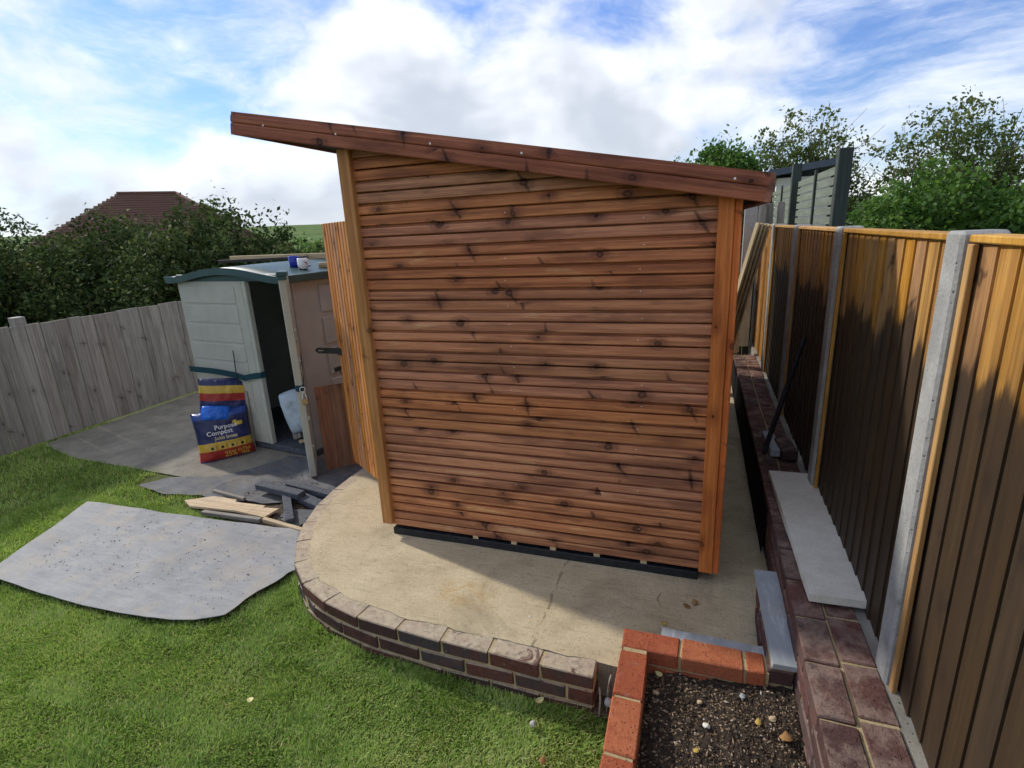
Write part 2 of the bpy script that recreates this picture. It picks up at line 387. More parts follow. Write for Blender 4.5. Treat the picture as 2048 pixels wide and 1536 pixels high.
M_cpost = concrete('concrete_post', (0.27, 0.27, 0.26), (0.40, 0.40, 0.385), scale=9)
M_cstrip = concrete('terrace_concrete', (0.22, 0.205, 0.17), (0.34, 0.32, 0.27), scale=6)
M_slab = concrete('pale_paving_stone', (0.72, 0.68, 0.57), (0.84, 0.80, 0.70), speck=False, scale=14)
M_path = concrete('old_path_concrete', (0.19, 0.175, 0.145), (0.30, 0.275, 0.225), scale=5)

def brickmat(name, cols, cement=0.0, facedark=None, pits=0.5, ramp_var=True):
    m, gg, b = newmat(name, 0.88, 0.2)
    vec, oi = objvec(gg)
    r1 = gg.math('FRACT', gg.math('MULTIPLY', oi, 13.7))
    c = gg.ramp(gg.math('ADD', gg.math('MULTIPLY', r1, 0.6), gg.math('MULTIPLY', gg.noise(vec, 16, 4, 0.6), 0.4)), [(0.2, cols[0]), (0.45, cols[1]), (0.62, cols[2]), (0.8, cols[3])])
    f = gg.noise(vec, 130, 4, 0.7)
    c = gg.mix(gg.math('MULTIPLY', gg.step(f, 0.50, 0.72), 0.35), c, tuple(k*0.45 for k in cols[0]))
    vo = gg.node('ShaderNodeTexVoronoi', dict(feature='F1'), Vector=vec, Scale=110.0, Randomness=1.0)
    pit = gg.math('MULTIPLY', gg.step(vo.outputs['Distance'], 0.34, 0.12), gg.math('GREATER_THAN', gg.sep(vo.outputs['Color'])[0], 0.74))
    c = gg.mix(gg.math('MULTIPLY', pit, pits), c, tuple(k*0.22 for k in cols[0]))
    hgt = gg.math('SUBTRACT', f, pit)
    if cement:
        geo = gg.node('ShaderNodeNewGeometry'); nz = gg.sep(geo.outputs['Normal'])[2]
        wv = geo.outputs['Position']
        n = gg.math('ADD', gg.noise(wv, 7.5, 6, 0.62, 0.9), gg.math('MULTIPLY', gg.step(gg.sep(wv)[0], -0.9, -1.9), 0.16))   # the older, left part is smeared most
        topm = gg.math('MULTIPLY', gg.step(nz, 0.55, 0.85), gg.step(n, 0.56-cement*0.22, 0.60-cement*0.20)) if cement > 0.1 else 0.0
        cc = gg.ramp(gg.noise(wv, 30, 5, 0.6), [(0.3, (0.46, 0.385, 0.265)), (0.7, (0.60, 0.52, 0.38))])
        c = gg.mix(gg.math('MULTIPLY', topm, 0.93), c, cc)
        haze_ = gg.math('MULTIPLY', gg.step(nz, 0.5, 0.9), gg.step(gg.noise(wv, 11, 5, 0.65), 0.40, 0.62))
        c = gg.mix(gg.math('MULTIPLY', haze_, 0.5), c, (0.40, 0.30, 0.24))
        hgt = gg.math('ADD', hgt, gg.math('MULTIPLY', topm, 0.8))
    sm = gg.step(gg.noise(vec, 23, 4, 0.6), 0.62, 0.75)
    c = gg.mix(gg.math('MULTIPLY', sm, 0.30), c, (0.45, 0.40, 0.32))
    mot = gg.noise(vec, 38, 5, 0.7)
    c = gg.mix(gg.math('MULTIPLY', gg.step(mot, 0.50, 0.66), 0.35), c, tuple(k*0.55 for k in cols[0]))
    gg.put(b.inputs['Base Color'], c)
    bump(gg, b, gg.math('ADD', hgt, mot), 0.9, 0.004)
    return m
M_brickD = brickmat('dark_multi_brick', [(0.050, 0.034, 0.032), (0.082, 0.042, 0.036), (0.14, 0.055, 0.040), (0.072, 0.060, 0.062)], cement=0.92)
M_brickW = brickmat('dark_wall_brick', [(0.075, 0.044, 0.041), (0.12, 0.058, 0.050), (0.17, 0.075, 0.058), (0.10, 0.070, 0.066)], cement=0.02)
M_brickO = brickmat('orange_brick', [(0.33, 0.085, 0.040), (0.40, 0.115, 0.050), (0.45, 0.15, 0.068), (0.36, 0.095, 0.045)], pits=0.8)
M_mortar = concrete('buff_mortar', (0.36, 0.28, 0.145), (0.50, 0.41, 0.23), scale=20)

def slatemat():
    m, gg, b = newmat('grey_slate', 0.55, 0.35); vec, oi = objvec(gg)
    wv = gg.noise(gg.vmath('MULTIPLY', vec, (14, 3.0, 5)), 1.0, 6, 0.6, 1.5)
    c = gg.ramp(wv, [(0.3, (0.30, 0.33, 0.35)), (0.55, (0.38, 0.41, 0.43)), (0.60, (0.50, 0.53, 0.54)), (0.64, (0.40, 0.43, 0.45)), (0.8, (0.34, 0.36, 0.36))])
    c = gg.mix(gg.math('MULTIPLY', gg.step(gg.noise(vec, 9, 3), 0.56, 0.72), 0.3), c, (0.32, 0.29, 0.20))
    gg.put(b.inputs['Base Color'], c); bump(gg, b, wv, 0.4, 0.004); return m
M_slate = slatemat()

def membranemat(name, lo, hi, dirt):
    m, gg, b = newmat(name, 0.75, 0.3); vec, oi = objvec(gg)
    rot = gg.node('ShaderNodeMapping', None, Vector=vec); rot.inputs['Rotation'].default_value = (0, 0, R(28)); rot.inputs['Scale'].default_value = (6, 22, 6)
    n = gg.noise(rot.outputs[0], 1.0, 7, 0.68, 0.7)
    n2 = gg.noise(vec, 5, 7, 0.66, 0.5)
    c = gg.ramp(n, [(0.32, lo), (0.68, hi)])
    c = gg.mix(gg.math('MULTIPLY', gg.step(n2, 0.44, 0.66), 0.55), c, dirt)
    n3 = gg.noise(vec, 1.6, 5, 0.6, 0.4); c = gg.mix(gg.math('MULTIPLY', gg.step(n3, 0.50, 0.70), 0.35), c, tuple(k*0.7 for k in lo))
    sp = gg.noise(vec, 34, 5, 0.7)
    c = gg.mix(gg.math('MULTIPLY', gg.step(sp, 0.63, 0.70), 0.6), c, tuple(k*0.35 for k in dirt))
    gg.put(b.inputs['Base Color'], c)
    cr_ = gg.math('ABSOLUTE', gg.math('SUBTRACT', gg.noise(gg.vmath('MULTIPLY', vec, (1.0, 2.2, 1.0)), 2.4, 3, 0.5, 0.6), 0.5))
    bump(gg, b, gg.math('ADD', gg.math('ADD', n2, gg.math('MULTIPLY', cr_, 0.8)), gg.math('MULTIPLY', sp, 0.4)), 0.7, 0.008); return m
M_memA = membranemat('dusty_grey_membrane', (0.25, 0.262, 0.278), (0.34, 0.345, 0.345), (0.39, 0.345, 0.275))
M_memB = membranemat('dark_dirty_membrane', (0.080, 0.086, 0.100), (0.145, 0.148, 0.155), (0.175, 0.15, 0.115))

def soilmat(name, lo, hi):
    m, gg, b = newmat(name, 0.95, 0.15); vec, oi = objvec(gg, False)
    n = gg.noise(vec, 40, 8, 0.7)
    gg.put(b.inputs['Base Color'], gg.ramp(n, [(0.35, lo), (0.7, hi)])); bump(gg, b, n, 0.9, 0.012); return m
M_soil = soilmat('planter_soil', (0.022, 0.017, 0.013), (0.085, 0.064, 0.047))
M_dirt = soilmat('bare_dirt', (0.060, 0.046, 0.034), (0.15, 0.115, 0.082))

def tonemat(name, stops, rough=0.6, trans=0.35, spec=0.25):
    """colour from the per-point attribute 'tone'"""
    m, gg, b = newmat(name, rough, spec)
    at_ = gg.node('ShaderNodeAttribute', dict(attribute_name='tone'))
    c = gg.ramp(at_.outputs['Fac'], stops)
    gg.put(b.inputs['Base Color'], c)
    if trans:
        out = [n for n in gg.n if n.type == 'OUTPUT_MATERIAL'][0]
        tr = gg.node('ShaderNodeBsdfTranslucent', None, Color=gg.mix(1.0, c, (1.15, 1.2, 0.7), 'MULTIPLY'))
        mx = gg.node('ShaderNodeMixShader'); mx.inputs[0].default_value = trans
        gg.l.new(b.outputs[0], mx.inputs[1]); gg.l.new(tr.outputs[0], mx.inputs[2]); gg.l.new(mx.outputs[0], out.inputs[0])
    return m
M_grass = tonemat('grass_blades', [(0.0, (0.085, 0.155, 0.028)), (0.35, (0.235, 0.375, 0.075)), (0.62, (0.40, 0.55, 0.14)), (0.82, (0.52, 0.60, 0.22)), (0.93, (0.54, 0.49, 0.25)), (1.0, (0.68, 0.62, 0.39))])
M_leafdark = tonemat('hedge_leaves', [(0.0, (0.020, 0.034, 0.014)), (0.45, (0.055, 0.085, 0.030)), (0.8, (0.12, 0.155, 0.055)), (1.0, (0.24, 0.24, 0.10))], 0.7, 0.2, 0.08)
M_leafmid = tonemat('spring_leaves', [(0.0, (0.040, 0.095, 0.020)), (0.5, (0.090, 0.185, 0.036)), (1.0, (0.19, 0.29, 0.07))], 0.55, 0.35)
M_leafpale = tonemat('young_pale_leaves', [(0.0, (0.060, 0.095, 0.022)), (0.5, (0.12, 0.16, 0.045)), (1.0, (0.22, 0.24, 0.09))], 0.55, 0.35)
M_bark = plain('bark', (0.10, 0.085, 0.07), 0.9, 0.1, 30, 0.4, 0.6)
M_chips = tonemat('soil_chips', [(0.0, (0.012, 0.010, 0.009)), (0.45, (0.045, 0.032, 0.024)), (0.62, (0.11, 0.075, 0.045)), (0.78, (0.25, 0.17, 0.10)), (0.9, (0.36, 0.28, 0.20)), (1.0, (0.56, 0.52, 0.47))], 0.85, 0.0)

def groundmat():
    m, gg, b = newmat('ground_grass', 0.95, 0.1); t = gg.node('ShaderNodeNewGeometry').outputs['Position']
    a = gg.noise(t, 0.011, 5, 0.6, 0.8); n = gg.noise(t, 22, 6, 0.7)
    near = gg.ramp(n, [(0.35, (0.06, 0.075, 0.022)), (0.65, (0.13, 0.15, 0.05))])
    far = gg.ramp(a, [(0.36, (0.045, 0.085, 0.018)), (0.45, (0.060, 0.125, 0.022)), (0.52, (0.11, 0.17, 0.035)), (0.58, (0.075, 0.12, 0.026)), (0.70, (0.16, 0.17, 0.055))])
    dist = gg.vmath('LENGTH', t)
    gg.put(b.inputs['Base Color'], gg.mix(gg.step(dist, 10, 60), near, far)); bump(gg, b, n, 0.6, 0.02); return m
M_ground = groundmat()

# ------------------------------------------------------------------ ground / terrain
GZ = -0.195
def ground():
    rad = [0, 1, 2, 3, 4, 6, 9, 14, 22, 35, 55, 90, 150, 250, 420, 700, 1100, 1500, 1900, 2300, 2700, 3200, 4000, 5500]
    na = 144; vs, fs = [(0, 0, GZ)], []
    for r in rad[1:]:
        for k in range(na):
            a = 2*math.pi*k/na; x, y = r*math.cos(a), r*math.sin(a)
            z = GZ
            if r > 9:
                t = min(1, (r-9)/140); z -= 9*t*t*(3-2*t)
            if r > 500:
                t = min(1, (r-500)/2200); s_ = t*t*(3-2*t)
                z += s_*(66 + 22*mnoise.noise(Vector((math.cos(a)*2.3, math.sin(a)*2.3, 1.7))) + 10*mnoise.noise(Vector((x*0.0012, y*0.0012, 5))))
            vs.append((x, y, z))
    for k in range(na): fs.append((0, 1+k, 1+(k+1) % na))
    for i in range(len(rad)-2):
        for k in range(na):
            a, b_ = 1+i*na+k, 1+i*na+(k+1) % na
            fs.append((a, a+na, b_+na, b_))
    tag(link('ground', mesh('ground', vs, fs, True), M_ground), kind='structure')
ground()

# ------------------------------------------------------------------ patio slab and curved brick edging
out_px = [(1185, 1355), (1088.5, 1334), (977, 1303.5), (889, 1285), (802, 1262), (719, 1238), (651.8, 1212), (612.7, 1175), (588, 1119.5), (589, 1095), (593.5, 1072), (604, 1050), (620, 1025), (639, 1001.6), (661, 984), (692, 960.5), (731, 932)]
raw = [(-0.325, 1.701), (-0.524, 1.703), (-0.771, 1.709), (-0.975, 1.713), (-1.195, 1.722), (-1.424, 1.741), (-1.638, 1.782), (-1.830, 1.862), (-1.965, 1.955), (-2.066, 2.056), (-2.146, 2.160), (-2.219, 2.275), (-2.278, 2.395), (-2.330, 2.530), (-2.366, 2.674), (-2.382, 2.810), (-2.388, 2.991), (-2.390, 3.244), (-2.391, 3.8), (-2.391, 4.4), (-2.391, 6.0)]
def resample(pts, step):
    pts = [Vector(p) for p in pts]; outp = [pts[0].copy()]; acc = 0.0
    for a, b_ in zip(pts[:-1], pts[1:]):
        L = (b_-a).length; pos = step-acc
        while pos <= L:
            outp.append(a+(b_-a)*(pos/L)); pos += step
        acc = L-(pos-step)
    return outp
def smooth_path(pts, it=2):
    pts = [Vector(p) for p in pts]
    for _ in range(it):
        n = [pts[0]]
        for a, b_ in zip(pts[:-1], pts[1:]): n += [a*0.75+b_*0.25, a*0.25+b_*0.75]
        n.append(pts[-1]); pts = n
    return pts
edge = smooth_path(raw, 2)
def offset_path(pts, d):
    o = []
    for i, p in enumerate(pts):
        t = (pts[min(i+1, len(pts)-1)]-pts[max(i-1, 0)]).normalized()
        o.append(p + Vector((t.y, -t.x))*d)          # inward is to the right of travel (path runs leftwards then back)
    return o
_e2 = resample(edge, 0.03)
inner = [p + n_*(0.083+0.014*mnoise.noise(Vector((p.x*7, p.y*7, 0.5)))+0.008*mnoise.noise(Vector((p.x*25, p.y*25, 0.5)))) for p, n_ in zip(_e2, [(q-p) for p, q in zip(_e2, offset_path(_e2, 1.0))])]
WX = 0.385                                           # inner face of the retaining wall
slab_poly = inner + [Vector((WX+0.02, 6.0)), Vector((WX+0.02, 1.74)), Vector((-0.20, 1.74)), Vector((-0.235, 1.775)), Vector((-0.325, 1.78))]
pat = link('patio', poly_mesh('patio', slab_poly, 5, 0.002, 3.0, z=0.0045), M_patio); tag(pat, kind='structure')

BRICKS = {}
def brick_mesh(L=0.215, W=0.1025, Hh=0.065, var=0, kind='b'):
    k = (round(L, 3), round(W, 3), var, kind)
    if k not in BRICKS:
        BRICKS[k] = box_me('brick', -L/2, L/2, -W/2, W/2, -Hh/2, Hh/2, 0.0045, 0.0030, var*31+int(L*1000))
    return BRICKS[k]
def put_brick(par, p, ang, mat, L=0.215, W=0.1025, tilt=0.0, name='brick'):
    me = brick_mesh(L, W, 0.065, random.randrange(4), mat.name)
    o = link(name, me, mat, par, p, (random.uniform(-.012, .012)+tilt, random.uniform(-.010, .010), ang+random.uniform(-.008, .008)))
    return o
pw = tag(empty('brick_patio_wall', (0, 0, 0)), 'low curved dark brick wall edging the concrete patio above the lawn', 'wall')
for course in range(3):
    zc = -0.0325-0.075*course+0.001
    start = 0.0 if course % 2 == 0 else -0.1125
    path = resample(edge, 0.005); n = len(path)
    s0 = start + 0.004
    k = 0
    while True:
        a = s0+0.225*k; b_ = a+0.215; k += 1
        if b_ > 4.75: break
        ia, ib = max(0, int(a/0.005)), min(n-1, int(b_/0.005))
        if ib-ia < 8: continue
        pa, pb = path[ia], path[ib]; d = pb-pa; L = d.length
        nrm = Vector((d.y, -d.x)).normalized()
        c = (pa+pb)/2 + nrm*0.05
        Lb = 0.215 if L > 0.2 else round(L, 3)
        put_brick(pw, (c.x, c.y, zc), math.atan2(d.y, d.x)+(math.pi if random.random() < .5 else 0), M_brickD, Lb, 0.1025)
# mortar body behind the brick faces
oa, ob = offset_path(edge, 0.007), offset_path(edge, 0.101)
vs, fs = [], []
for p, q in zip(oa, ob):
    vs += [(p.x, p.y, -0.32), (p.x, p.y, -0.0035), (q.x, q.y, -0.0015), (q.x, q.y, -0.32)]
for i in range(len(oa)-1):
    for k in range(3): fs.append((i*4+k, i*4+k+1, i*4+k+5, i*4+k+4))
fs += [(0, 1, 2, 3), tuple(4*(len(oa)-1)+k for k in (3, 2, 1, 0))]
link('mortar', mesh('mortar', vs, fs), M_mortar, pw)

# ------------------------------------------------------------------ the shed
shed = tag(empty('garden_shed', (-0.75, 2.42, 0.0)), 'large stained timber shed with horizontal cladding and a sloping single-pitch roof', 'shed')
def sh(name, me, mat, loc=(0, 0, 0), rot=(0, 0, 0), parent=None):
    """child of the shed, given in world coordinates"""
    o = link(name, me, mat, parent or shed, Vector(loc)-Vector((-0.75, 2.42, 0.0)) if parent is None else loc, rot); return o
XL, XR = -1.636, 0.060
SLOPE = math.atan2(1.864-2.334, 0.236+2.231)
PZ = 0.1062
prof_pts = [(0.000, .006), (0.0010, .0165), (0.0035, .0192), (0.024, .0200), (0.0430, .0188), (0.0460, .0160), (0.0472, -.012), (0.0533, -.012), (0.0545, .0160), (0.0580, .0190), (0.074, .0196), (0.0895, .0182), (0.0930, .0155), (0.0945, -.004), (0.1062, -.004)]
def roof_under(x): return 2.226 + (x+2.256)*math.tan(SLOPE) + 0.03
for k in range(-1, 19):
    z0 = 0.165+PZ*k
    pts = [(-d_, z) for z, d_ in prof_pts] + [(0.016, 0.1062), (0.016, 0.0)]
    if k == -1: pts = [(-d_, max(z, 0.010)) for z, d_ in prof_pts] + [(0.016, 0.1062), (0.016, 0.010)]
    bm = extrude_profile('cladding_board', pts, XL-0.02, XR+0.02, 1)
    # cut along the roof slope
    if z0+0.11 > roof_under(XR+0.02):
        nrm = Vector((-math.sin(SLOPE), 0, math.cos(SLOPE)))
        geom = bm.verts[:]+bm.edges[:]+bm.faces[:]
        bmesh.ops.bisect_plane(bm, geom=geom, plane_co=Vector((-2.256, 0, 2.226+0.03-z0)), plane_no=nrm, clear_outer=True)
        es = [e for e in bm.edges if e.is_boundary]
        if es: bmesh.ops.edgeloop_fill(bm, edges=es)
        if len(bm.faces) < 3: bm.free(); continue
    sh('cladding_board', bm_mesh('cladding_board', bm), M_clad, (0, 2.452, z0), (random.uniform(-.006, .006), random.uniform(-.0006, .0006), 0))
# backing wall, other walls
def wall_poly(pts, y0, y1):
    n = len(pts); vs = [(x, y0, z) for x, z in pts]+[(x, y1, z) for x, z in pts]
    return vs, [tuple(range(n-1, -1, -1)), tuple(range(n, 2*n))]+[(i, (i+1) % n, n+(i+1) % n, n+i) for i in range(n)]
vs, fs = wall_poly([(-1.66, 0.08), (0.10, 0.08), (0.10, 1.80), (-1.66, 2.14)], 2.469, 2.490)
sh('wall_frame', mesh('wall_frame', vs, fs), M_void)
vs, fs = wall_poly([(-1.66, 0.08), (0.12, 0.08), (0.12, 1.78), (-1.66, 2.12)], 5.36, 5.40)
sh('back_wall', mesh('back_wall', vs, fs), M_clad)
sh('side_wall', box_me('side_wall', 0.10, 0.124, 2.45, 5.36, 0.08, 1.755), M_clad)
# front side (faces the lower garden): two fixed panels and a door opening
sh('front_wall', box_me('front_wall', -1.690, -1.664, 2.445, 2.74, 0.08, 2.06), M_clad)
sh('front_wall', box_me('front_wall', -1.690, -1.664, 3.66, 5.40, 0.08, 2.06), M_clad)
sh('front_wall', box_me('front_wall', -1.690, -1.664, 2.74, 3.66, 1.86, 2.06), M_clad)
# corner posts
sh('corner_post', box_me('corner_post', -1.700, -1.634, 2.401, 2.460, 0.083, 2.118, 0.004), M_postL)
sh('corner_post', box_me('corner_post', 0.057, 0.119, 2.401, 2.452, 0.070, 1.80, 0.003), M_postR)
sh('corner_trim', box_me('corner_trim', 0.1205, 0.148, 2.404, 2.50, 0.072, 1.80, 0.003), M_postR)
# roof: built flat, then tilted about its top-left front corner
RL = math.hypot(0.236+2.231, 0.47)
roof = sh('roof', None, None, (-2.231, 2.360, 2.334), (0, -SLOPE, 0)) if False else None
roofdeck = sh('roof_deck', box_me('roof_deck', 0.012, RL-0.012, 0.022, 3.24, -0.095, -0.012), M_roof, (-2.231, 2.352, 2.334), (0, -SLOPE, 0))
fp = [(-0.020, -0.106), (-0.023, -0.102), (-0.0235, -0.060), (-0.0215, -0.0535), (-0.016, -0.0510), (-0.0215, -0.0485), (-0.0235, -0.042), (-0.0225, -0.020), (-0.018, -0.0135), (-0.0165, 0.0), (0.0, 0.0), (0.0, -0.106)]
def fascia(name, length, parent, loc, rot, mat=M_fascia):
    return link(name, bm_mesh(name, extrude_profile(name, fp, 0, length, 1)), mat, parent, loc, rot)
fascia('fascia_board', RL, roofdeck, (0, 0.020, 0), (0, 0, 0))
fascia('fascia_board', 3.27, roofdeck, (0.0, 3.27, 0.0), (0, 0, -math.pi/2))
fascia('fascia_board', 3.27, roofdeck, (RL, 0.0, 0.0), (0, 0, math.pi/2))
fascia('fascia_board', RL, roofdeck, (RL, 3.25, 0.0), (0, 0, math.pi))
link('roof_felt', box_me('roof_felt', 0.006, RL-0.006, 0.006, 3.26, -0.0115, -0.004), M_roof, roofdeck)
def dots(name, pts, r, mat, parent, nrm=(0, -1, 0)):
    vs, fs = [], []; nrm = Vector(nrm); a = nrm.orthogonal().normalized(); b_ = nrm.cross(a)
    for p in pts:
        i0 = len(vs); p = Vector(p)
        ring = [p + (a*math.cos(t*math.pi/4)+b_*math.sin(t*math.pi/4))*r for t in range(8)]
        vs += ring + [p+nrm*r*0.45]
        fs += [(i0+t, i0+(t+1) % 8, i0+8) for t in range(8)]
    o = link(name, mesh(name, vs, fs, True), mat, parent); return o
cs, sn = math.cos(SLOPE), math.sin(SLOPE)
for px_, py_ in [(526, 251), (671, 268), (860, 287), (1043, 306), (1470, 357)]:
    P = ony(px_, py_, 2.349)-Vector((-2.231, 2.352, 2.334))
    loc = (P.x*cs+P.z*sn, -0.0034, -P.x*sn+P.z*cs)
    dots('screw_head', [(0, 0, 0)], 0.0050, M_steel, roofdeck).location = loc
pts = []
for k in range(0, 18):
    for xx, zz_ in ((-0.86, 0.030), (-0.24, 0.078)):
        z = 0.165+PZ*k+zz_
        if z < roof_under(xx)-0.04 and random.random() < 0.8: pts.append((xx+random.uniform(-.012, .012), 2.4318, z+random.uniform(-.008, .008)))
o = dots('nail_heads', [Vector(p)-Vector((-0.75, 2.42, 0)) for p in pts], 0.0024, M_steel, shed); tag(o, kind='stuff')
# bearers under the floor, packers
sh('bearer', box_me('bearer', -1.652, 0.055, 2.431, 2.53, 0.0, 0.046, 0.003), M_black)
sh('bearer', box_me('bearer', -1.652, 0.055, 3.7, 3.8, 0.0, 0.046, 0.003), M_black)
sh('bearer', box_me('bearer', -1.652, 0.055, 5.2, 5.3, 0.0, 0.046, 0.003), M_black)
sh('floor', box_me('floor', -1.655, 0.122, 2.492, 5.3, 0.0465, 0.090), M_void)
for x in (-1.125, -0.898, -0.678, -0.443, -0.205):
    sh('packer', box_me('packer', x-0.016, x+0.016, 2.4345, 2.49, 0.0465, 0.078, 0.002), M_packer)
# open door: vertical boards hung on the front side, swung out
dr = sh('door', box_me('door', 0, 0.885, 0.004, 0.030, 0, 1.755, 0.002), M_void, (-1.700, 2.752, 0.052), (0, 0, math.atan2(0.501, -0.737)))
# exterior face is local +Y after the swing; boards sit proud on it
nb = 17
for k in range(nb):
    x0 = 0.885*k/nb
    bo = link('door_board', box_me('door_board', x0+0.006, x0+0.885/nb-0.006, 0.0305, 0.050, 0, 1.755, 0.0025), M_door, dr)
link('door_edge', box_me('door_edge', 0.8855, 0.897, 0.002, 0.046, 0, 1.755, 0.002), M_door, dr)
hs = link('hasp', box_me('hasp', 0.835, 0.905, 0.0465, 0.0505, 0.835, 0.893, 0.001), M_blackm, dr)
bm = bmesh.new()
ho = [(0.906, 0.842), (1.075, 0.842), (1.098, 0.856), (1.098, 0.872), (1.075, 0.886), (0.906, 0.886)]
sl_ = [(1.025, 0.859), (1.075, 0.859), (1.075, 0.869), (1.025, 0.869)]
for yy in (0.047, 0.051):
    a_ = [bm.verts.new((x, yy, z)) for x, z in ho]; b_ = [bm.verts.new((x, yy, z)) for x, z in sl_]
    q = [(0, 1, 'b1', 'b0'), (1, 2, 3, 'b1'), (1, 2, 'b1'), (3, 4, 'b2')]
    f_ = [(a_[0], a_[1], b_[1], b_[0]), (a_[1], a_[2], b_[1]), (a_[2], a_[3], b_[2], b_[1]), (a_[3], a_[4], b_[2]), (a_[4], a_[5], b_[3], b_[2]), (a_[5], a_[0], b_[0], b_[3])]
    for f in f_: bm.faces.new(f if yy < 0.05 else f[::-1])
bm.verts.ensure_lookup_table()
for i in range(6): bm.faces.new((bm.verts[i], bm.verts[10+i], bm.verts[10+(i+1) % 6], bm.verts[(i+1) % 6]))
for i in range(4): bm.faces.new((bm.verts[6+i], bm.verts[6+(i+1) % 4], bm.verts[16+(i+1) % 4], bm.verts[16+i]))
bmesh.ops.recalc_face_normals(bm, faces=bm.faces[:])
bmesh.ops.transform(bm, matrix=Matrix.Translation((0.905, 0.049, 0)) @ Matrix.Rotation(R(36), 4, 'Z') @ Matrix.Translation((-0.905, -0.049, 0)), verts=bm.verts[:])
link('hasp_strap', bm_mesh('hasp_strap', bm), M_blackm, hs)
tube('hasp_pin', M_blackm, [(0.905, 0.049, 0.832), (0.905, 0.049, 0.896)], 0.005, hs)

# ------------------------------------------------------------------ right: retaining wall, pier, slate, slab
WT = 0.300
rw = tag(empty('brick_retaining_wall', (0, 0, 0)), 'dark brick retaining wall running back between the shed and the timber fence', 'wall')
for course in range(4):
    zc = 0.0325+0.075*course+0.003
    yy = 0.21 + (0.1125 if course % 2 else 0.0)
    k = 0
    while yy+0.215 < 6.2:
        put_brick(rw, (WX+0.051, yy+0.1125, zc), math.pi/2, M_brickW)
        if course == 3: put_brick(rw, (WX+0.163, yy+0.1125+0.03, zc-0.004), math.pi/2, M_brickW)
        yy += 0.225
link('mortar', box_me('mortar', WX+0.006, WX+0.212, 0.2, 6.2, -0.15, WT-0.016), M_mortar, rw)
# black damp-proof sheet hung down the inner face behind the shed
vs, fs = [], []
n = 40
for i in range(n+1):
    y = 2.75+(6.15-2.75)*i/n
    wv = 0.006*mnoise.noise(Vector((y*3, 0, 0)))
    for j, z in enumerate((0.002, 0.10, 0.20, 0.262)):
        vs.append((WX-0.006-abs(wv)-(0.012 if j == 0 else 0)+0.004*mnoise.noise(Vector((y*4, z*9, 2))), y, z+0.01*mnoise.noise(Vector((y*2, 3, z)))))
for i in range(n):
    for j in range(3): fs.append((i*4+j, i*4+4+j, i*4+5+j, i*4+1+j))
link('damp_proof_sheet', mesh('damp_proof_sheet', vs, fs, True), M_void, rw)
# terrace surface between the wall and the fence
tag(link('terrace', box_me('terrace', WX+0.213, 1.25, 0.1, 7.2, -0.19, WT-0.018), M_cstrip), kind='structure')
# low pier with slate coping
pr = tag(empty('brick_pier', (0.345, 2.03, 0)), 'low dark brick pier under the grey slate coping', 'pier')
for c_ in range(2):
    for k, y in enumerate((-0.155, 0.07) if c_ == 0 else (-0.21, -0.042, 0.183)):
        L = 0.215 if c_ == 0 or k == 1 else 0.10
        put_brick(pr, (-0.008 if c_ == 0 else -0.006, y, 0.036+0.075*c_), math.pi/2, M_brickW, L, 0.0855)
link('mortar', box_me('mortar', -0.040, 0.036, -0.256, 0.27, 0, 0.154), M_mortar, pr)
def slab(name, cx, cy, cz, lx, ly, lz, rot, mat, label, cat, seed=1, group=None):
    bm = bmesh.new(); add_box(bm, -lx/2, lx/2, -ly/2, ly/2, 0, lz)
    bmesh.ops.subdivide_edges(bm, edges=[e for e in bm.edges if e.calc_length() > 0.09], cuts=7, use_grid_fill=True)
    for v_ in bm.verts:
        n_ = mnoise.noise_vector(Vector((v_.co.x*18+seed, v_.co.y*18, v_.co.z*40)))
        v_.co += Vector((n_.x*0.003, n_.y*0.003, n_.z*0.0012))
    o = link(name, bm_mesh(name, bm), mat, None, (cx, cy, cz), rot); return tag(o, label, cat, group)
slab('slate_slab', 0.345, 2.045, 0.1580, 0.092, 0.57, 0.020, (0, 0, R(1.5)), M_slate, 'grey slate coping with pale vein lying along the low brick pier', 'slate')
slab('slate_slab', 0.110, 1.898, 0.003, 0.385, 0.066, 0.098, (0, 0, R(-1)), M_slate, 'flat grey slate strip lying behind the orange brick planter edge', 'slate', 4)
slab('paving_slab', 0.545, 2.53, WT+0.004, 0.23, 1.10, 0.032, (0, 0, R(1.5)), M_slab, 'large pale cream paving slab lying on top of the retaining wall', 'slab', 7)
put_brick(None, (0.545, 3.42, WT+0.036), math.pi/2+0.10, M_brickW, 0.215, 0.09, name='loose_brick')
tag(bpy.context.scene.objects['loose_brick'], 'loose brown brick lying on the retaining wall beside the fence', 'brick')
tag(link('slate_block', box_me('slate_block', -0.035, 0.035, -0.16, 0.16, 0, 0.045, 0.004, 0.003, 3), M_slate, None, (0.478, 3.52, WT+0.004), (0, 0, 0.06)), 'grey stone offcut lying next to the loose brick on the retaining wall', 'stone')
tag(beam('wall_bar', M_black, (0.415, 3.36, WT+0.012), (0.618, 3.62, 0.99), 0.024, 0.024), 'slim black bar leaning from the retaining wall against the fence', 'bar')

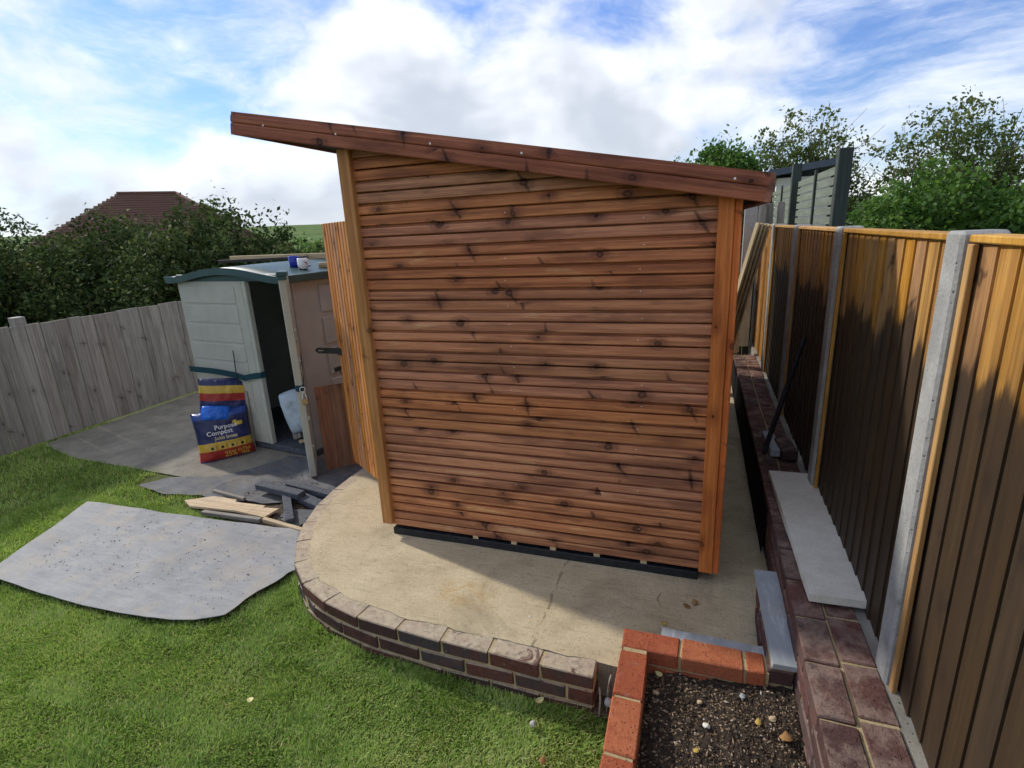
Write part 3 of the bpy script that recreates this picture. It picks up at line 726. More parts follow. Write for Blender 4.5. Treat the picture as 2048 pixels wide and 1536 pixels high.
# ------------------------------------------------------------------ planter
pl = tag(empty('brick_planter', (0, 0, 0)), 'orange brick raised planter wall cornering around dark soil', 'planter')
PT = 0.130
def course_row(z, off):
    # back row, left to right
    xs = -0.225 + off
    x = xs
    while x < 0.28:
        L = min(0.225, 0.30-x)-0.010
        if L > 0.03: put_brick(pl, (x+L/2, 1.808, z), 0, M_brickO, round(L, 3), 0.1025)
        x += 0.225
    y = 1.745 - (0.0 if off == 0 else 0.1125)
    if off: put_brick(pl, (-0.173, 1.745-0.05, z), math.pi/2, M_brickO, 0.0975)
    while y > 0.2:
        put_brick(pl, (-0.173+0.004*(1.8-y)*6*0.25, y-0.1125, z), math.pi/2, M_brickO); y -= 0.225
for c_ in range(4): course_row(PT-0.0325-0.075*c_, 0.0 if c_ % 2 == 0 else -0.1125 if False else 0.0 if c_ % 2 == 0 else 0.0001)
link('mortar', box_me('mortar', -0.216, 0.30, 1.764, 1.852, -0.25, PT-0.006), M_mortar, pl)
link('mortar', box_me('mortar', -0.216, -0.128, 0.1, 1.7635, -0.25, PT-0.006), M_mortar, pl)

# soil: displaced sheet plus chips, stones and bark
nx, ny = 90, 160
xs = np.linspace(-0.135, WX+0.01, nx); ys = np.linspace(0.15, 1.775, ny)
def soil_h(x, y):
    return 0.052 + 0.022*mnoise.noise(Vector((x*5, y*5, 0))) + 0.010*mnoise.noise(Vector((x*19, y*19, 3))) + 0.005*mnoise.noise(Vector((x*60, y*60, 5))) - 0.028*math.exp(-((x+0.135)/0.05)**2) + 0.018*max(0, min(1, (x-0.05)/0.2))
vs = [(x, y, soil_h(x, y)) for y in ys for x in xs]
fs = [(j*nx+i, j*nx+i+1, (j+1)*nx+i+1, (j+1)*nx+i) for j in range(ny-1) for i in range(nx-1)]
tag(link('soil', mesh('soil', vs, fs, True), M_soil), 'dark crumbly soil filling the orange brick planter', 'soil', kind='stuff')
def attr_mesh(name, V, Fq, Ft, tone, mat, parent=None, loc=(0, 0, 0)):
    """V (n,3) float; Fq (m,4) quads; Ft (k,3) tris; tone per vertex"""
    me = bpy.data.meshes.new(name)
    nq, nt = len(Fq), len(Ft)
    me.vertices.add(len(V)); me.vertices.foreach_set('co', V.astype(np.float32).ravel())
    loops = np.concatenate([np.asarray(Fq).ravel(), np.asarray(Ft).ravel()]).astype(np.int32)
    me.loops.add(len(loops)); me.loops.foreach_set('vertex_index', loops)
    me.polygons.add(nq+nt)
    st = np.concatenate([np.arange(nq)*4, nq*4+np.arange(nt)*3]).astype(np.int32)
    me.polygons.foreach_set('loop_start', st)
    me.update(calc_edges=True)
    a = me.attributes.new('tone', 'FLOAT', 'POINT'); a.data.foreach_set('value', tone.astype(np.float32))
    return link(name, me, mat, parent, loc)
def chips(n, region, hfun, smin, smax, tone_fn, name, label, pw_=2.4, flat=0.6):
    """small irregular lumps (squashed octahedra)"""
    P = np.column_stack([RNG.uniform(region[0], region[1], n), RNG.uniform(region[2], region[3], n)])
    Z = np.array([hfun(x, y) for x, y in P])
    S = smin+(smax-smin)*RNG.random(n)**pw_
    base = np.array([(1, 0, 0), (0, 1, 0), (-1, 0, 0), (0, -1, 0), (0, 0, 1), (0, 0, -1)], float)
    V = np.zeros((n, 6, 3))
    el = np.where(RNG.random(n) < 0.22, RNG.uniform(2.0, 4.5, n), RNG.uniform(0.8, 1.5, n))
    sc3 = np.column_stack([S*el**0.7, S/el**0.4, S*flat*RNG.uniform(.5, 1.1, n)])
    an = RNG.uniform(0, 2*np.pi, n); tl = RNG.uniform(-.5, .5, n)
    for k in range(6):
        b_ = base[k]*sc3*(1+RNG.uniform(-.3, .3, (n, 1)))
        x = b_[:, 0]*np.cos(tl)-b_[:, 2]*np.sin(tl); z = b_[:, 0]*np.sin(tl)+b_[:, 2]*np.cos(tl)
        V[:, k, 0] = x*np.cos(an)-b_[:, 1]*np.sin(an)+P[:, 0]; V[:, k, 1] = x*np.sin(an)+b_[:, 1]*np.cos(an)+P[:, 1]; V[:, k, 2] = z+Z+S*0.2
    tri = np.array([(0, 1, 4), (1, 2, 4), (2, 3, 4), (3, 0, 4), (1, 0, 5), (2, 1, 5), (3, 2, 5), (0, 3, 5)])
    Ft = (np.arange(n)[:, None, None]*6+tri[None]).reshape(-1, 3)
    tone = np.repeat(tone_fn(n, S), 6)
    o = attr_mesh(name, V.reshape(-1, 3), np.zeros((0, 4), int), Ft, tone, M_chips)
    return tag(o, label, 'debris', kind='stuff')
def tone_soil(n, S):
    t = RNG.random(n); r = np.where(t < 0.50, RNG.uniform(0.1, 0.58, n), np.where(t < 0.93, RNG.uniform(0.56, 0.86, n), RNG.uniform(0.86, 0.98, n)))
    return r
chips(16000, (-0.128, WX-0.004, 0.75, 1.757), soil_h, 0.0009, 0.0068, tone_soil, 'soil_crumbs', 'bark chips, crumbs and pale stones scattered over the planter soil')
# ------------------------------------------------------------------ gap between patio wall and planter
tag(tube('dry_stick', M_oldwood, [(-0.272, 1.70, -0.15), (-0.270, 1.725, -0.05), (-0.262, 1.745, -0.012)], 0.004, None, 6), 'thin dry stick standing in the gap beside the planter, nearer the planter', 'stick')
tag(tube('dry_stick', M_oldwood, [(-0.300, 1.685, -0.17), (-0.297, 1.70, -0.10), (-0.303, 1.715, -0.055)], 0.004, None, 6), 'short bent stick in the gap, nearer the curved patio wall', 'stick')
def stone(name, p, s, mat, label, seed=0):
    bm = bmesh.new(); bmesh.ops.create_icosphere(bm, subdivisions=2, radius=1.0)
    for v_ in bm.verts:
        k = 1+0.35*mnoise.noise(v_.co*1.4+Vector((seed, seed*2, 0))); v_.co = Vector((v_.co.x*s[0], v_.co.y*s[1], v_.co.z*s[2]))*k
    return tag(link(name, bm_mesh(name, bm), mat, None, p, (0, 0, seed)), label, 'stone')
stone('stone', (-0.262, 1.695, -0.095), (0.020, 0.016, 0.020), M_cpost, 'pale grey stone wedged in the gap between patio wall and planter', 3)
link('gap_dirt', box_me('gap_dirt', -0.325, -0.217, 1.69, 1.80, -0.23, -0.160, 0.004, 0.006, 2), M_dirt)
tag(link('patio', box_me('patio', -0.335, -0.20, 1.785, 1.86, -0.30, 0.001), M_path), kind='structure')
tag(bpy.context.scene.objects['gap_dirt'], kind='structure'); bpy.context.scene.objects['gap_dirt'].name = 'dirt'

# ------------------------------------------------------------------ fence on the right
FX = 0.645
M_fenceS = wood('dark_lower_fence_wood', (0.50, 0.27, 0.075), (0.36, 0.18, 0.048), (0.16, 0.075, 0.024), axis='ZY', contrast=1.3, kscale=(1.6, 10), var=0.30, grime=0.15)
def add_dark_lower(m):
    # boards turn much darker towards the bottom, below an uneven edge
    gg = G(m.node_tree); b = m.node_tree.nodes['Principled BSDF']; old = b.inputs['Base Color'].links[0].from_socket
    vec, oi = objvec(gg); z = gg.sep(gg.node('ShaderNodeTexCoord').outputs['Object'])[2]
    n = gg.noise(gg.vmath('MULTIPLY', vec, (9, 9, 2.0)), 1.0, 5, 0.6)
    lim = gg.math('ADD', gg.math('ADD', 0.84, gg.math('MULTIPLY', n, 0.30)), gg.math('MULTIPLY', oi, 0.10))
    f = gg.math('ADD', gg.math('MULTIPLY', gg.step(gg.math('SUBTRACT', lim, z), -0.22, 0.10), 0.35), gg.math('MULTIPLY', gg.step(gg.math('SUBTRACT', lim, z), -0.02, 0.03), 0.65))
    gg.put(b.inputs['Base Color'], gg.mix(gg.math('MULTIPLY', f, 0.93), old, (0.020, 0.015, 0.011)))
add_dark_lower(M_fenceS)
def fence_panel(y0, y1, label, bmat=None, matr=None):
    bmat = bmat or M_fence; matr = matr or M_fence
    t = tag(empty('fence_panel', (FX, y0, WT-0.018)), label, 'fence', 'timber panels of the boundary fence')
    L = y1-y0; hgt = 1.335; nbd = int(round(L/0.098)); pit = (L-0.03)/nbd
    for k in range(nbd):
        # feather-edge board: thick on one side, thin on the other, overlapping its neighbour
        yb = 0.015+pit*k; wdt = pit+0.016
        vs = [(-0.016, yb, 0), (0.0, yb, 0), (-0.004, yb+wdt, 0), (-0.009, yb+wdt, 0)]
        zt = hgt+random.uniform(-.002, .002); zb = random.uniform(0.0, 0.012)
        vv = [(x, y, zb) for x, y, _ in vs]+[(x, y, zt) for x, y, _ in vs]
        me = mesh('fence_board', vv, [(3, 2, 1, 0), (4, 5, 6, 7), (0, 1, 5, 4), (1, 2, 6, 5), (2, 3, 7, 6), (3, 0, 4, 7)])
        link('fence_board', me, bmat, t)
    link('cap_rail', box_me('cap_rail', -0.030, 0.035, 0.0, L, hgt+0.0035, hgt+0.022, 0.003), matr, t)
    link('edge_batten', box_me('edge_batten', -0.032, -0.0175, L-0.030, L-0.002, 0, hgt, 0.002), matr, t)
    link('edge_batten', box_me('edge_batten', -0.032, -0.0175, 0.002, 0.030, 0, hgt, 0.002), matr, t)
    for z in (0.15, 0.65, 1.15): link('rail', box_me('rail', 0.004, 0.036, 0.002, L-0.002, z, z+0.06, 0.002), M_fence, t)
    return t
posts = [6.86, 5.56, 4.27, 2.98, 1.69, 0.40]
plabels = ['sunlit fence panel beside the leaning boards, farthest along the right side', 'shaded fence panel just in front of the far sunlit one', 'dark fence panel behind the loose brick on the wall', 'fence panel standing behind the pale paving slab', 'fence panel nearest the camera beside the planter soil']
olabels = ['concrete fence post at the far end of the sunlit panel', 'concrete fence post between the far sunlit panel and the shaded panels', 'concrete fence post just beyond the loose brick, third from the far end', 'concrete fence post beside the far end of the pale slab', 'concrete fence post nearest the camera, on this side of the pale slab']
for i in range(5):
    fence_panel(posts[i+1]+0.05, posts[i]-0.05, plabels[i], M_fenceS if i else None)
for i in range(5):
    o = link('concrete_post', box_me('concrete_post', -0.05, 0.05, -0.048, 0.048, -0.35, 1.365, 0.008), M_cpost, None, (FX+0.005, posts[i], WT-0.018))
    tag(o, olabels[i], 'post', 'concrete posts of the boundary fence')

M_sidefence = wood('weathered_side_fence_wood', (0.34, 0.31, 0.27), (0.26, 0.23, 0.20), (0.13, 0.11, 0.09), axis='ZY', knots=0.6, kscale=(1.4, 8), var=0.25)
# weathered fence along the left side of the garden
lf_ = tag(empty('side_fence', (-6.35, 0, GZ)), 'weathered grey board fence along the left side of the garden', 'fence')
for k in range(60):
    y = -0.5+0.132*k
    link('fence_board', box_me('fence_board', -0.010, 0.010, y, y+0.126, 0.02, 1.22+random.uniform(-.012, .012), 0.003), M_sidefence, lf_, (0.006*(k % 2), 0, 0))
for k in range(5): link('fence_post', box_me('fence_post', -0.05, 0.05, -0.05, 0.05, 0, 1.30, 0.006), M_sidefence, lf_, (-0.07, -0.45+1.95*k, 0))
# end of the side passage: dark boarded fence, concrete panel post, old boards, leaning boards
ef = tag(empty('dark_fence', (0.0, 6.98, 0.0)), 'dark boarded fence closing the passage behind the shed', 'fence')
for k in range(11):
    x = -0.35+0.125*k
    link('fence_board', box_me('fence_board', x, x+0.120, 0, 0.02, 0.10, 1.42+random.uniform(-.02, .02), 0.002), M_darkplank, ef)
bm = bmesh.new(); add_box(bm, -0.065, 0.065, -0.05, 0.05, 0, 1.72)
o = tag(link('concrete_slab_post', bm_mesh('concrete_slab_post', bm), M_cpost, None, (0.50, 6.72, 0.28), (0, 0, 0)), 'wide grey concrete post rising behind the leaning boards', 'post')
tag(link('chamfered_post', box_me('chamfered_post', -0.07, 0.07, -0.05, 0.05, 0, 1.33, 0.02), M_cpost, None, (0.375, 6.30, 0.28), (0, R(-3), 0)), 'shorter dark grey concrete post directly behind the shed corner', 'post')
for k, (x, y, h_) in enumerate(((0.63, 7.35, 1.92), (0.70, 7.38, 1.90), (0.80, 7.42, 1.87), (0.90, 7.40, 1.88))):
    tag(link('picket', box_me('picket', -0.042, 0.042, -0.01, 0.01, 0, h_, 0.004, 0.004, k), M_oldwoodZ, None, (x, y, 0.0), (0, R(random.uniform(-1.5, 1.5)), 0)),
        ['weathered grey picket just right of the wide concrete post', 'weathered grey picket, second from the wide concrete post', 'weathered grey picket, third from the wide concrete post', 'weathered grey picket touching the green slatted fence'][k], 'picket', 'weathered pickets behind the fence')
lb = ['topmost pale board of the bundle leaning behind the shed corner', 'second board of the bundle leaning behind the shed corner', 'third board of the bundle leaning behind the shed corner', 'lowest board of the bundle leaning behind the shed corner']
for k in range(4):
    dx_ = 0.030*k
    tag(beam('leaning_board', M_leanboard, (0.115+dx_*1.25, 5.62+0.01*k, 0.285 if False else 0.015), (0.492+dx_, 5.72+0.015*k, 1.665-0.008*k), 0.09, 0.016, None, 0.002), lb[k], 'board', 'boards leaning behind the shed')

# ------------------------------------------------------------------ neighbour: green slatted fence, garden building
M_gslat = wood('green_painted_slat', (0.19, 0.215, 0.165), (0.145, 0.165, 0.125), (0.085, 0.095, 0.070), axis='Y', knots=0.2, var=0.15)
M_gpost = wood('dark_green_post', (0.045, 0.058, 0.050), (0.034, 0.045, 0.038), (0.020, 0.026, 0.022), axis='Z', knots=0.2, var=0.1)
nf = tag(empty('slatted_fence', (1.22, 0, 0)), 'tall grey-green slatted fence with dark posts beyond the far fence panels', 'fence')
ypost = [12.2, 9.1, 6.2]
for a_, b_ in zip(ypost[1:], ypost[:-1]):
    L = b_-a_
    for k in range(12):
        z = 1.02+0.098*k
        link('slat', box_me('slat', -0.008, 0.008, a_+0.06, b_-0.06, z, z+0.078, 0.002), M_gslat, nf, (0.05, 0, 0), (0, R(8), 0) if False else (0, 0, 0))
    link('batten', box_me('batten', -0.012, 0.012, (a_+b_)/2-0.03, (a_+b_)/2+0.03, 0, 2.22, 0.003), M_gpost, nf, (0.029, 0, 0))
for k, y in enumerate(ypost):
    link('fence_post', box_me('fence_post', -0.06, 0.06, -0.06, 0.06, -0.2, 2.42 if k in (1, 3) else 2.30, 0.006), M_gpost, nf, (0.02, y, 0))
M_cream = plain('cream_render', (0.62, 0.60, 0.53), 0.9, 0.2, 20, 0.08, 0.2)
M_roofblue = plain('blue_grey_roof', (0.075, 0.095, 0.125), 0.5, 0.4, 10, 0.2, 0.1)
gb = tag(empty('garden_building', (1.36, 14.0, 0)), 'cream garden building with blue-grey roof showing above the slatted fence', 'building')
link('wall', box_me('wall', 0.18, 1.25, 0.15, 3.0, -1.0, 2.55), M_cream, gb)
vs = [(-0.02, -0.05, 2.58), (1.40, -0.05, 2.75), (1.40, 3.2, 2.75), (-0.02, 3.2, 2.58), (-0.02, -0.05, 2.72), (1.40, -0.05, 2.89), (1.40, 3.2, 2.89), (-0.02, 3.2, 2.72)]
rf = link('roof', mesh('roof', vs, [(3, 2, 1, 0), (4, 5, 6, 7), (0, 1, 5, 4), (1, 2, 6, 5), (2, 3, 7, 6), (3, 0, 4, 7)]), M_roofblue, gb)
link('gutter', box_me('gutter', -0.10, -0.025, -0.05, 3.2, 2.56, 2.66, 0.01), M_roofblue, rf)

# ------------------------------------------------------------------ plants
def leaf_obj(name, P, tone, size, mat, parent, aspect=0.55, flatten=0.3):
    n = len(P)
    d = RNG.normal(size=(n, 3)); d /= np.linalg.norm(d, axis=1, keepdims=True)
    nrm = RNG.normal(size=(n, 3)); nrm[:, 2] += flatten*2; e = np.cross(d, nrm); e /= np.linalg.norm(e, axis=1, keepdims=True)+1e-9
    s = size*RNG.uniform(0.45, 1.45, n)[:, None]
    V = np.stack([P-d*s*0.5, P+e*s*aspect*0.5, P+d*s*0.5, P-e*s*aspect*0.5], 1).reshape(-1, 3)
    Fq = np.arange(n*4).reshape(-1, 4)
    return attr_mesh(name, V, Fq, np.zeros((0, 3), int), np.repeat(tone, 4), mat, parent)
def branches(base, top_pts, r0, n_sub=2, twig=0.0, wiggle=0.15):
    """tube mesh: trunk and limbs from base to each top point; returns verts, faces and sample points"""
    vs, fs, pts = [], [], []
    base = Vector(base)
    for tp in top_pts:
        tp = Vector(tp); L = (tp-base).length; path, rad = [], []
        n = 7
        for i in range(n+1):
            t = i/n; p = base.lerp(tp, t)
            p += Vector((random.uniform(-1, 1), random.uniform(-1, 1), random.uniform(-.5, .5)))*wiggle*L*0.12*math.sin(math.pi*t)
            p.z += 0.10*L*math.sin(math.pi*t)*0.3
            path.append(p); rad.append(max(0.006, r0*(1-t)**1.1+0.006))
        a, b_ = tube_verts(path, rad, 5); o_ = len(vs); vs += a; fs += [tuple(i+o_ for i in f) for f in b_]
        pts += path[2:]
        for s in range(n_sub):
            t = random.uniform(0.35, 0.95); i = min(n-1, int(t*n)); q0 = path[i]
            q1 = q0 + Vector((random.uniform(-1, 1), random.uniform(-1, 1), random.uniform(-.2, 1.0))).normalized()*L*random.uniform(.12, .28)
            sub = [q0.lerp(q1, u_)+Vector((0, 0, 0.03*L*u_*u_)) for u_ in (0, .35, .7, 1)]
            rr = rad[i]*0.55
            a, b_ = tube_verts(sub, [rr, rr*.75, rr*.5, 0.004], 4); o_ = len(vs); vs += a; fs += [tuple(i2+o_ for i2 in f) for f in b_]
            pts += sub[1:]
    return vs, fs, pts
def tree(name, base, centre, rad, n_leaf, size, mat, label, cat='tree', limbs=14, r0=0.10, shell=0.55, clump=0.16, nclump=260, sub=4, seed=0, tbias=0.0):
    global RNG
    random.seed(seed); RNG = np.random.default_rng(seed+100)
    t = tag(empty(name, base), label, cat)
    B = Vector(base); C = Vector(centre)-B
    tops = []
    for _ in range(limbs):
        d = Vector((random.gauss(0, 1), random.gauss(0, 1), random.gauss(0.25, 0.8))).normalized()
        tops.append(C+Vector((d.x*rad[0], d.y*rad[1], d.z*rad[2]))*random.uniform(.75, 1.02))
    vs, fs, pts = branches((0, 0, 0), tops, r0, sub)
    link('trunk', mesh('trunk', vs, fs, True), M_bark, t)
    cc = []
    for _ in range(nclump):
        d = np.array([random.gauss(0, 1), random.gauss(0, 1), random.gauss(0, 1)]); d /= np.linalg.norm(d)
        k = random.random()**(1-shell) if shell else random.random()
        k *= 1+0.16*mnoise.noise(Vector(d*2.6)+Vector((seed, 0, 0)))
        cc.append(np.array(C)+d*np.array(rad)*k)
    for p in random.sample(pts, min(len(pts), nclump//3)): cc.append(np.array(p))
    cc = np.array(cc); per = max(1, n_leaf//len(cc))
    tn = RNG.uniform(-0.28, 0.28, len(cc))
    P = np.repeat(cc, per, 0)+RNG.normal(size=(len(cc)*per, 3))*clump*RNG.uniform(.6, 1.4, (len(cc), 1)).repeat(per, 0)
    tone = np.clip(0.45+tbias+np.repeat(tn, per)+RNG.normal(0, 0.16, len(P)), 0, 1)
    tag(leaf_obj('crown', P, tone, size, mat, t), kind=None)
    return t
# large dark bushes behind the plastic shed
tree('bush', (-9.3, 8.6, -0.4), (-9.0, 8.4, 0.66), (2.05, 1.5, 1.75), 62000, 0.085, M_leafdark, 'large dark-leaved bush behind the plastic shed at the left', 'bush', 30, 0.06, 0.60, 0.12, 900, 5, 3)
tree('bush', (-7.2, 8.7, -0.4), (-7.15, 8.5, 0.40), (1.10, 0.9, 1.18), 22000, 0.075, M_leafdark, 'lower tapering bush between the big bush and the shed post', 'bush', 16, 0.04, 0.55, 0.10, 420, 4, 4, 0.05)
tree('bush', (-12.8, 9.2, -0.5), (-12.6, 9.0, 0.55), (2.3, 1.6, 1.75), 50000, 0.090, M_leafdark, 'dark bush at the left, next to the large one behind the plastic shed', 'bush', 24, 0.06, 0.58, 0.13, 760, 5, 5)
tree('bush', (-16.6, 8.6, -0.5), (-16.4, 8.4, 0.75), (2.3, 1.6, 2.0), 42000, 0.095, M_leafdark, 'outermost dark bush at the left edge', 'bush', 24, 0.06, 0.58, 0.14, 700, 5, 6)
# spring trees far behind the shed on the right
tree('leafy_tree', (0.55, 18.5, -2.5), (0.50, 18.5, 2.55), (1.15, 1.0, 1.32), 22000, 0.13, M_leafmid, 'bright green leafy tree above the low end of the shed roof', 'tree', 16, 0.12, 0.6, 0.15, 300, 4, 11, 0.05)
tree('sparse_tree', (2.7, 19.0, -2.5), (2.85, 19.0, 2.5), (1.75, 1.2, 2.25), 20000, 0.105, M_leafpale, 'tall sparse tree with thin twigs and young pale leaves at the right', 'tree', 46, 0.085, 0.35, 0.10, 620, 6, 12)
tree('sparse_tree', (6.6, 19.5, -2.5), (6.7, 19.0, 2.3), (2.1, 1.5, 2.3), 20000, 0.105, M_leafpale, 'sparse pale-leaved tree at the far right behind the slatted fence', 'tree', 46, 0.085, 0.35, 0.11, 560, 6, 13)
tree('bush', (3.9, 12.4, -0.4), (4.0, 12.2, 1.0), (1.5, 1.0, 1.35), 26000, 0.10, M_leafmid, 'green bush behind the near fence panels at the right', 'bush', 20, 0.05, 0.58, 0.13, 420, 4, 16)
tree('bush', (6.6, 11.6, -0.4), (6.6, 11.4, 0.9), (1.7, 1.0, 1.4), 26000, 0.10, M_leafmid, 'outer green bush behind the near fence panels at the right edge', 'bush', 20, 0.05, 0.58, 0.13, 420, 4, 17)
tree('leafy_tree', (10.4, 19.5, -2.5), (10.4, 19.0, 1.9), (2.4, 1.6, 2.0), 20000, 0.13, M_leafmid, 'green leafy tree at the outer right behind the slatted fence', 'tree', 18, 0.12, 0.6, 0.17, 320, 4, 14)
tree('leafy_tree', (-1.0, 24, -2.5), (-1.05, 24, 2.55), (0.62, 0.6, 1.75), 2600, 0.085, M_leafmid, 'small tree top peeking over the middle of the roof slope', 'tree', 12, 0.07, 0.3, 0.10, 120, 4, 15)
# distant tree line beneath the hill
random.seed(21)
lbl = ['far dark tree row between the bush and the open shed door', 'far pale-green tree clump under the hill, left of the open door', 'far rounded tree under the hill behind the bush', 'far dark tree at the left below the hill', 'far green tree at the outer left below the hill', 'far broad tree at the outermost left below the hill']
for k, (px_, D, rx_, rz_) in enumerate([(650, 60, 2.4, 3.0), (622, 85, 3.4, 3.6), (585, 75, 4.5, 4.0), (500, 80, 5.0, 4.5), (300, 80, 6.0, 4.5), (120, 80, 6.0, 4.5)]):
    r_ = _ray(px_, 500); dd = r_[:2]/np.linalg.norm(r_[:2])*D
    zc = [0.1, -0.4, -0.6, 0, 0, 0][k]
    tree('distant_tree', (dd[0], dd[1], zc-rz_-1), (dd[0], dd[1], zc-0.9), (rx_, rx_, rz_*0.75), 2600, 0.45, [M_leafdark, M_leafmid, M_leafmid, M_leafdark, M_leafmid, M_leafmid][k], lbl[k], 'tree', 6, 0.2, 0.6, 0.5, 90, 2, 40+k, 0.1)
random.seed(9); RNG = np.random.default_rng(9)

# ------------------------------------------------------------------ house with tiled roof at the left, low roofs beyond
M_tile = plain('brown_roof_tile', (0.115, 0.062, 0.045), 0.85, 0.2, 25, 0.35, 0.3)
M_hbrick = brickmat('house_brick', [(0.20, 0.09, 0.06), (0.24, 0.11, 0.07), (0.28, 0.13, 0.08), (0.22, 0.1, 0.065)])
hz = tag(empty('bungalow', (-19.1, 16.6, -0.75), (0, 0, R(46))), 'bungalow with brown tiled roof behind the bushes at the left', 'house')
link('wall', box_me('wall', -5.6, 2.95, 0.2, 6.8, -1, 2.2), M_hbrick, hz)
hr = link('roof', mesh('roof', [(-6.0, -0.2, 2.05), (3.35, -0.2, 2.05), (3.35, 7.2, 2.05), (-6.0, 7.2, 2.05), (-2.35, 3.5, 4.66), (-0.30, 3.5, 4.66)], [(0, 1, 5, 4), (1, 2, 5), (2, 3, 4, 5), (3, 0, 4), (3, 2, 1, 0)]), M_tile, hz)
for k in range(26):
    t = (k+0.25)/26.0
    link('tile_course', box_me('tile_course', -6.02+3.65*t, 3.37-3.65*t, -0.10, 0.10, -0.004, 0.030, 0.006), M_tile, hr, (0, -0.2+3.7*t, 2.10+2.61*t), (R(35.2)-0.10, 0, 0))
    link('tile_course', box_me('tile_course', -0.10, 0.10, -0.2+3.7*t, 7.2-3.7*t, -0.004, 0.030, 0.006), M_tile, hr, (3.35-3.65*t, 0, 2.10+2.61*t), (0, R(35.5)-0.10, 0))
tube('ridge', M_tile, [(-2.4, 3.5, 4.70), (-0.25, 3.5, 4.70)], 0.10, hr)
tube('ridge', M_tile, [(-0.25, 3.5, 4.70), (3.38, -0.22, 2.10)], 0.09, hr)
link('window', box_me('window', -2.6, -1.2, -0.03, 0.05, 0.6, 1.9), M_white, hz)
fh = [('far_house', (-24.5, 31.5, -4.2), 9.0, 5.0, 'distant low building with a pale roof left of the open door'), ('far_house', (-22.0, 26.5, -3.6), 6.5, 4.0, 'nearer distant house roof beside the open door'),
      ('far_house', (-44.0, 37.0, -4.6), 10.0, 6.0, 'distant pale-roofed house hidden behind the bush')]
M_paleroof = plain('pale_roof', (0.50, 0.50, 0.50), 0.6, 0.3, 8, 0.15, 0.05)
for i, (nm, p, lx, ly, lab) in enumerate(fh):
    t = tag(empty(nm, p, (0, 0, R(38))), lab, 'house')
    link('wall', box_me('wall', -lx/2, lx/2, -ly/2, ly/2, -1.5, 3.4), M_cream, t)
    vs = [(-lx/2-.3, -ly/2-.3, 3.3), (lx/2+.3, -ly/2-.3, 3.3), (lx/2+.3, ly/2+.3, 3.3), (-lx/2-.3, ly/2+.3, 3.3), (-lx/2-.3, 0, 4.6), (lx/2+.3, 0, 4.6)]
    link('roof', mesh('roof', vs, [(0, 1, 5, 4), (2, 3, 4, 5), (0, 4, 3), (1, 2, 5), (3, 2, 1, 0)]), M_paleroof if i != 1 else M_roof, t)
    for k in range(2): link('window', box_me('window', -lx/4+k*lx/2-.5, -lx/4+k*lx/2+.5, -ly/2-.03, -ly/2+.02, 1.3, 2.5), M_roof, t)

# ------------------------------------------------------------------ plastic shed on the left
# local frame: x along the front (towards its right corner), y to the back
PSR = Vector((-3.205, 3.655, -0.20)); PSA = math.atan2(-0.15, 0.99)
ps = tag(empty('plastic_shed', PSR, (0, 0, PSA)), 'beige plastic shed with a dark green curved roof and its right door open', 'shed')
PW, PD, PH = 1.52, 1.75, 1.60
link('floor', box_me('floor', -PW, 0.0, -0.02, PD, 0.02, 0.075, 0.006), M_offcut, ps)
link('side_wall', box_me('side_wall', -0.045, 0.0, 0.02, PD, 0.076, PH, 0.006), M_taupe, ps)
link('side_wall', box_me('side_wall', -PW, -PW+0.045, 0.02, PD, 0.076, PH, 0.006), M_beige, ps)
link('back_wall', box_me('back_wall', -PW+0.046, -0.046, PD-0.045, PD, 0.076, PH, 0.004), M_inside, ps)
# moulded panels on the outside of the right wall
for k in range(5):
    z0 = 0.14+0.285*k
    fr = bmesh.new()
    add_box(fr, 0.0005, 0.010, 0.30, 1.60, z0+0.005, z0+0.245)
    bmesh.ops.bevel(fr, geom=fr.edges[:], offset=0.008, segments=1, affect='EDGES', clamp_overlap=True)
    link('wall_panel', bm_mesh('wall_panel', fr), M_taupe, ps)
# left door, shut
dl = link('door', box_me('door', -PW+0.05, -0.560, -0.03, 0.02, 0.078, PH-0.01, 0.006), M_beige, ps)
for k in range(8):
    z0 = 0.14+0.178*k
    link('door_panel', box_me('door_panel', -PW+0.12, -0.66, -0.036, -0.0295, z0+0.006, z0+0.162, 0.006), M_beige, dl)
link('door_edge', box_me('door_edge', -0.5595, -0.515, -0.028, 0.018, 0.078, PH-0.01, 0.004), M_beige, ps)
def ribbon(name, path, wz, mat, parent, thick=0.003, sag=0.0):
    vs, fs = [], []
    for p in path:
        p = Vector(p); vs += [(p.x, p.y, p.z-wz/2), (p.x, p.y, p.z+wz/2)]
    for i in range(len(path)-1): fs.append((2*i, 2*i+2, 2*i+3, 2*i+1))
    me = mesh(name, vs, fs, False); o = link(name, me, mat, parent)
    md = o.modifiers.new('solid', 'SOLIDIFY'); md.thickness = thick; return o
ribbon('strap', [(-PW-0.02, -0.045, 0.74), (-1.15, -0.052, 0.745), (-0.86, -0.056, 0.735), (-0.70, -0.064, 0.715), (-0.62, -0.055, 0.735), (-0.545, -0.040, 0.745), (-0.508, -0.035, 0.75), (-0.505, 0.03, 0.75)], 0.055, M_strap, dl)
